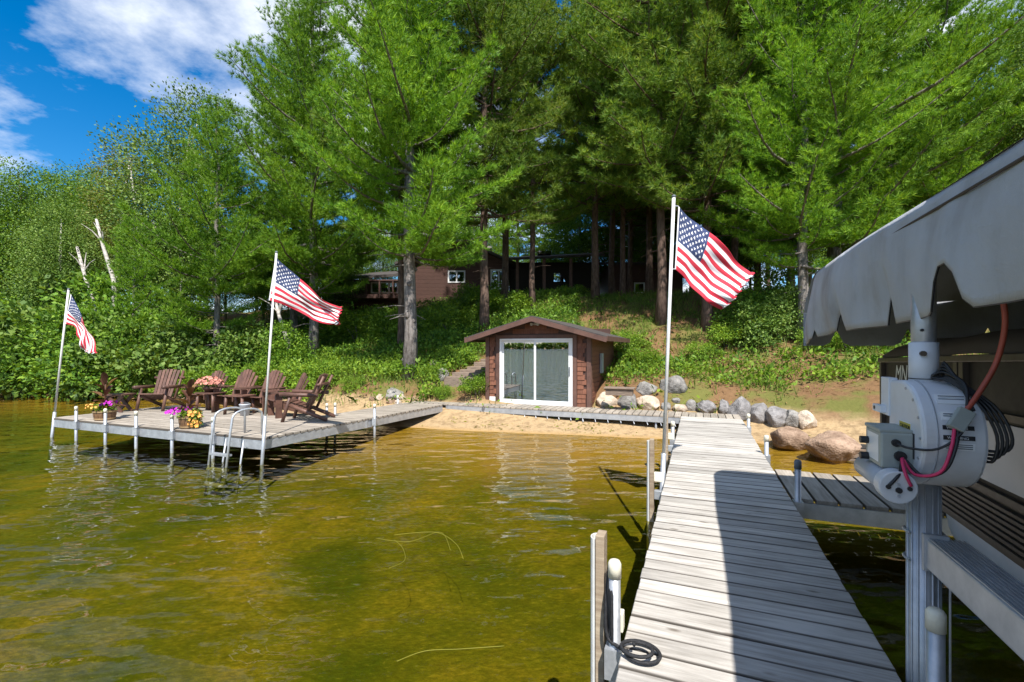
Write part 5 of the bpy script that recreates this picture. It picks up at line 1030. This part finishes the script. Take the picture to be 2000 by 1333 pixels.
# labels: side face and rim
m = MB(ol); m.span((HU0 - .002, LV - .14, zc_ - .16), (HU0 - .0006, LV - .02, zc_ + .05)); lb = m.build('label', M['white'], wh)
m = MB(ol); m.span((HU0 - .0035, LV - .138, zc_ + .012), (HU0 - .0022, LV - .022, zc_ + .046)); m.build('label_header', M['yellow'], lb)
for i in range(11): m = MB(ol); m.span((HU0 - .0032, LV - .132 + .02 * (i % 3 == 2), zc_ - .004 - i * .0125), (HU0 - .0022, LV - .03, zc_ + .001 - i * .0125)); m.build('text_line', M['capd'], lb)
m = MB(ol); m.span((HU0 - .002, LV - .175, zc_ - .1), (HU0 - .0006, LV - .15, zc_ + .01)); m.build('label', M['black'], wh)
def text(body, size, loc, rot, mat, parent, name='lettering', shear=0.0):
    cu = bpy.data.curves.new(name, 'FONT'); cu.body = body; cu.size = size; cu.extrude = .0006; o = bpy.data.objects.new(name, cu); C.objects.link(o); o.parent = parent; cu.materials.append(mat); cu.shear = shear
    me = bpy.data.meshes.new_from_object(o); bpy.data.objects.remove(o); o = obj(name, me, parent, loc); o.rotation_euler = rot; return o
text('CAUTION', .024, (HU0 - .0042 - LU, -.03, zc_ + .021), (R(90), 0, R(-90)), M['black'], lb)
for z0, hgt_, kind in ((.165, .05, 0), (.10, .035, 0), (.055, .018, 1), (.015, .018, 1), (-.02, .03, 0)):
    an = math.asin(max(-1, min(1, (z0) / hr))); vv_ = LV - .02 - hr * math.cos(an)
    m = MB(ol); m.box(((HU0 + HU1) / 2 + .01, vv_ - .001, zc_ + z0), (.10, .0022, hgt_), Matrix.Rotation(-an, 3, 'X')); m.build('label', M['black'] if kind else M['white'], wh)
    if kind: text('WARNING', .014, ((HU0 + HU1) / 2 - .028 - LU, vv_ - .003 - LV, zc_ + z0 - .005), (R(90) - an, 0, 0), M['white'], wh)
    else:
        for i in range(3): m = MB(ol); m.box(((HU0 + HU1) / 2 + .01, vv_ - .0026 + .0, zc_ + z0 + (i - 1) * hgt_ * .26), (.085, .0016, .0035), Matrix.Rotation(-an, 3, 'X')); m.build('text_line', M['capd'], wh)
# control box, motor
oc = (.81, 2.6, 1.42); cb = uvthing('control_box', 'grey-green control box with black knobs left of the winch', 'control box', *oc)
m = MB(oc); m.span((.748, 2.5, 1.42), (.872, 2.70, 1.578)); m.build('case', M['cbox'], cb, bevel=.008)
m = MB(oc); m.span((.744, 2.503, 1.575), (.876, 2.704, 1.592)); m.build('lid', M['cbox'], cb, bevel=.005)
m = MB(oc); m.span((.7465, 2.53, 1.44), (.7478, 2.67, 1.56)); m.build('face_plate', M['white'], cb)
for v_, z_ in ((2.66, 1.515), (2.66, 1.44)): m = MB(oc); m.cyl((.747, v_, z_), (.715, v_, z_), .017, 14); m.build('knob', M['black'], cb)
for u_, z_, r_ in ((.80, 1.535, .016), (.815, 1.478, .022)): m = MB(oc); m.cyl((u_, 2.499, z_), (u_, 2.484, z_), r_, 14); m.build('cable_gland', M['black'], cb)
om = (.78, 2.6, 1.3); mo = uvthing('lift_motor', 'grey cylindrical lift motor with a flanged end under the control box', 'motor', *om)
m = MB(om); m.cyl((.78, 2.46, 1.362), (.78, 2.80, 1.362), .054, 24); m.build('body', M['pipegrey'], mo, True)
m = MB(om); m.cyl((.78, 2.405, 1.362), (.78, 2.475, 1.362), .068, 28); m.build('end_cap', M['winch'], mo, bevel=.005)
for a_, rr_, mt in ((2.6, .042, 'black'), (.5, .042, 'black'), (1.57, .05, 'alu'), (4.71, .05, 'alu')): m = MB(om); m.cyl((.78 + rr_ * math.cos(a_), 2.4045, 1.362 + rr_ * math.sin(a_) * .5 - .01), (.78 + rr_ * math.cos(a_), 2.397, 1.362 + rr_ * math.sin(a_) * .5 - .01), .009 if mt == 'black' else .005, 10); m.build('terminal' if mt == 'black' else 'screw', M[mt], mo)
m = MB(om); m.cyl((.78, 2.4045, 1.352), (.78, 2.396, 1.352), .012, 10); m.build('shaft', M['black'], mo)
# cables
ow = (.9, 2.5, 1.5); cbl = uvthing('battery_cables', 'red and black battery cables with a grey plug looping over the winch', 'cable', *ow)
curve_tube('red_cable', [(.78 + .04, 2.397, 1.375), (.80, 2.40, 1.43), (.815, 2.47, 1.475), (.84, 2.42, 1.42), (.90, 2.36, 1.45), (.935, 2.36, 1.55), (.955, 2.385, 1.63)], .0065, M['redwire'], cbl, ow)
curve_tube('black_cable', [(.745, 2.397, 1.37), (.785, 2.41, 1.42), (.818, 2.47, 1.472), (.86, 2.41, 1.42), (.915, 2.36, 1.46), (.95, 2.36, 1.56), (.968, 2.39, 1.635)], .0065, M['black'], cbl, ow)
curve_tube('signal_cable', [(.80, 2.484, 1.535), (.83, 2.44, 1.525), (.90, 2.38, 1.54), (.97, 2.37, 1.61), (1.02, 2.41, 1.70)], .005, M['black'], cbl, ow)
m = MB(ow); m.bar((.952, 2.378, 1.625), (1.0, 2.40, 1.70), .055, .03, (0, -1, .2)); m.build('plug', M['cbox'], cbl, bevel=.004)
curve_tube('red_hose', [(.995, 2.40, 1.695), (1.05, 2.42, 1.78), (1.10, 2.42, 1.90), (1.115, 2.40, 2.05), (1.10, 2.40, 2.2)], .010, M['orangewire'], cbl, ow)
for i in range(4):
    o_ = .014 * i; curve_tube('black_loop', [(1.0 + o_ * .5, 2.40, 1.70), (1.015, 2.45 + o_, 1.80), (.985, 2.55, 1.845 + o_), (.955 + o_, 2.58, 1.82), (1.0, 2.53, 1.805 + .4 * o_), (1.06 + o_, 2.45, 1.72), (1.10 + o_, 2.42, 1.60 + .3 * o_), (1.095 + o_, 2.43, 1.50 + o_), (1.075, 2.46, 1.49 + o_)], .006, M['black'], cbl, ow, 6, 4)

# ------------------------------------------------------------------ pontoon boat
PH = math.atan(440 / F); bd = 1.2; tilt = R(-1.7)
bt = thing('pontoon_boat', 'dark bronze pontoon boat hanging on the lift under the canopy', 'boat', (bd * math.cos(PH) + 5.32 * math.sin(PH), -bd * math.sin(PH) + 5.32 * math.cos(PH), 0), 0)
bt.rotation_euler = Matrix.Rotation(-PH, 4, 'Z').to_euler(); bt.rotation_euler = (tilt, 0, -PH)   # local: x to starboard, y forward (bow at 0), z up
def bs(name, a_, b_, mat, par=None, bv=0): m_ = MB(); m_.span(a_, b_); return m_.build(name, M[mat], par or bt, bevel=bv)
ZR, ZD, LB, BW = 1.845, 1.10, -7.0, 2.45
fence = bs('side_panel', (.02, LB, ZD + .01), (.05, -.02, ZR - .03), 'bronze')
bs('top_rail', (-.015, LB, ZR - .03), (.06, .03, ZR + .012), 'bronze2', None, .006); bs('bottom_rail', (-.005, LB, ZD), (.055, 0, ZD + .045), 'bronze2', None, .004)
for y in (-.03, -1.66, -1.74, -3.3): bs('fence_post', (-.008, y - .028, ZD + .046), (.0195, y + .028, ZR - .031), 'bronze2')
bs('panel_divider', (-.006, LB, 1.52), (.0195, -1.775, 1.555), 'bronze2')
for a_, b_ in ((-1.62, -.95), (-3.2, -1.86), (-4.9, -3.4)):
    bs('pale_insert', (.008, a_, ZD + .075), (.0195, b_, 1.50), 'vinyl')
    m_ = MB(); m_.span((.004, a_ - .03, ZD + .05), (.0196, a_, 1.515)); m_.span((.004, b_, ZD + .05), (.0196, b_ + .03, 1.515)); m_.build('insert_frame', M['black'], bt)
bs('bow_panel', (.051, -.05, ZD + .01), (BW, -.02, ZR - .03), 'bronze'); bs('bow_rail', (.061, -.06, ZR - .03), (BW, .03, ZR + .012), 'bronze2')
bs('deck', (.0, LB, ZD - .06), (BW, .12, ZD - .001), 'bronze2')
for i in range(7): bs('deck_trim', (-.10 + .012 * i, LB, ZD - .155 + .022 * i), (-.001, .1, ZD - .138 + .022 * i), 'bronze2', None)
bs('skirt', (-.015, LB, ZD - .24), (.05, .1, ZD - .156), 'bronze2')
bs('fascia', (.06, LB, ZD - .28), (BW - .1, -.4, ZD - .061), 'black')
m_ = MB(); m_.tube([(.52, LB, .58), (.52, -1.1, .58), (.52, -.7, .62), (.52, -.35, .72), (.52, -.1, .84), (.52, .02, .90)], [.31, .31, .27, .19, .09, .02], 28); m_.build('pontoon', M['pipegrey'], bt, True)
m_ = MB(); m_.tube([(BW - .5, LB, .58), (BW - .5, -1.1, .58), (BW - .5, -.7, .62), (BW - .5, -.35, .72), (BW - .5, -.1, .84), (BW - .5, .02, .90)], [.31, .31, .27, .19, .09, .02], 28); m_.build('pontoon', M['pipegrey'], bt, True)
m_ = MB(); vs = []; pr = [(-.0, .0), (.0, .05), (.04, .10), (.12, .13), (.4, .14), (1.2, .16), (2.05, .14), (2.33, .13), (2.41, .10), (2.45, .05), (2.45, 0)]
for i in range(31):
    y = -.08 + (LB + .2) * i / 30; e = min(1, (.0 - y + .02) / .35)
    for a_, z in pr: vs.append((a_, y, ZR + .012 + z * (.35 + .65 * min(1, e)) + .008 * math.sin(y * 6 + a_ * 3)))
m_.add(vs, [(i * 11 + j, (i + 1) * 11 + j, (i + 1) * 11 + j + 1, i * 11 + j + 1) for i in range(30) for j in range(10)]); m_.build('mooring_cover', M['canvasin'], bt, True)
for body, y, sz in (('MN', -.36, .2), ('1', -1.10, .2)):
    text(body, sz, (.0185, y, 1.655), (R(90), 0, R(-90)), M['white'], bt, 'registration_lettering', .25)
bs('registration_sticker', (.012, -1.32, 1.62), (.0195, -1.2, 1.755), 'blue')
# grey bin near the rocks, dark crate at the bank
q = G(1690, 880, .25); t = thing('crate', 'dark wooden crate on the sand behind the control box', 'crate', (q.x + .2, q.y + .4, gz1(q.x + .2, q.y + .4)), R(-30))
for z in (.03, .12, .21):
    for s in (-1, 1): m = MB(); m.span((-.3, s * .19 - .012, z - .035), (.3, s * .19 + .012, z + .035)); m.build('board', M['timber'], t); m = MB(); m.span((s * .29 - .012, -.177, z - .035), (s * .29 + .012, .177, z + .035)); m.build('board', M['timber'], t)
m = MB(); m.span((-.31, -.2, .248), (.31, .2, .265)); m.build('lid', M['dark'], t)
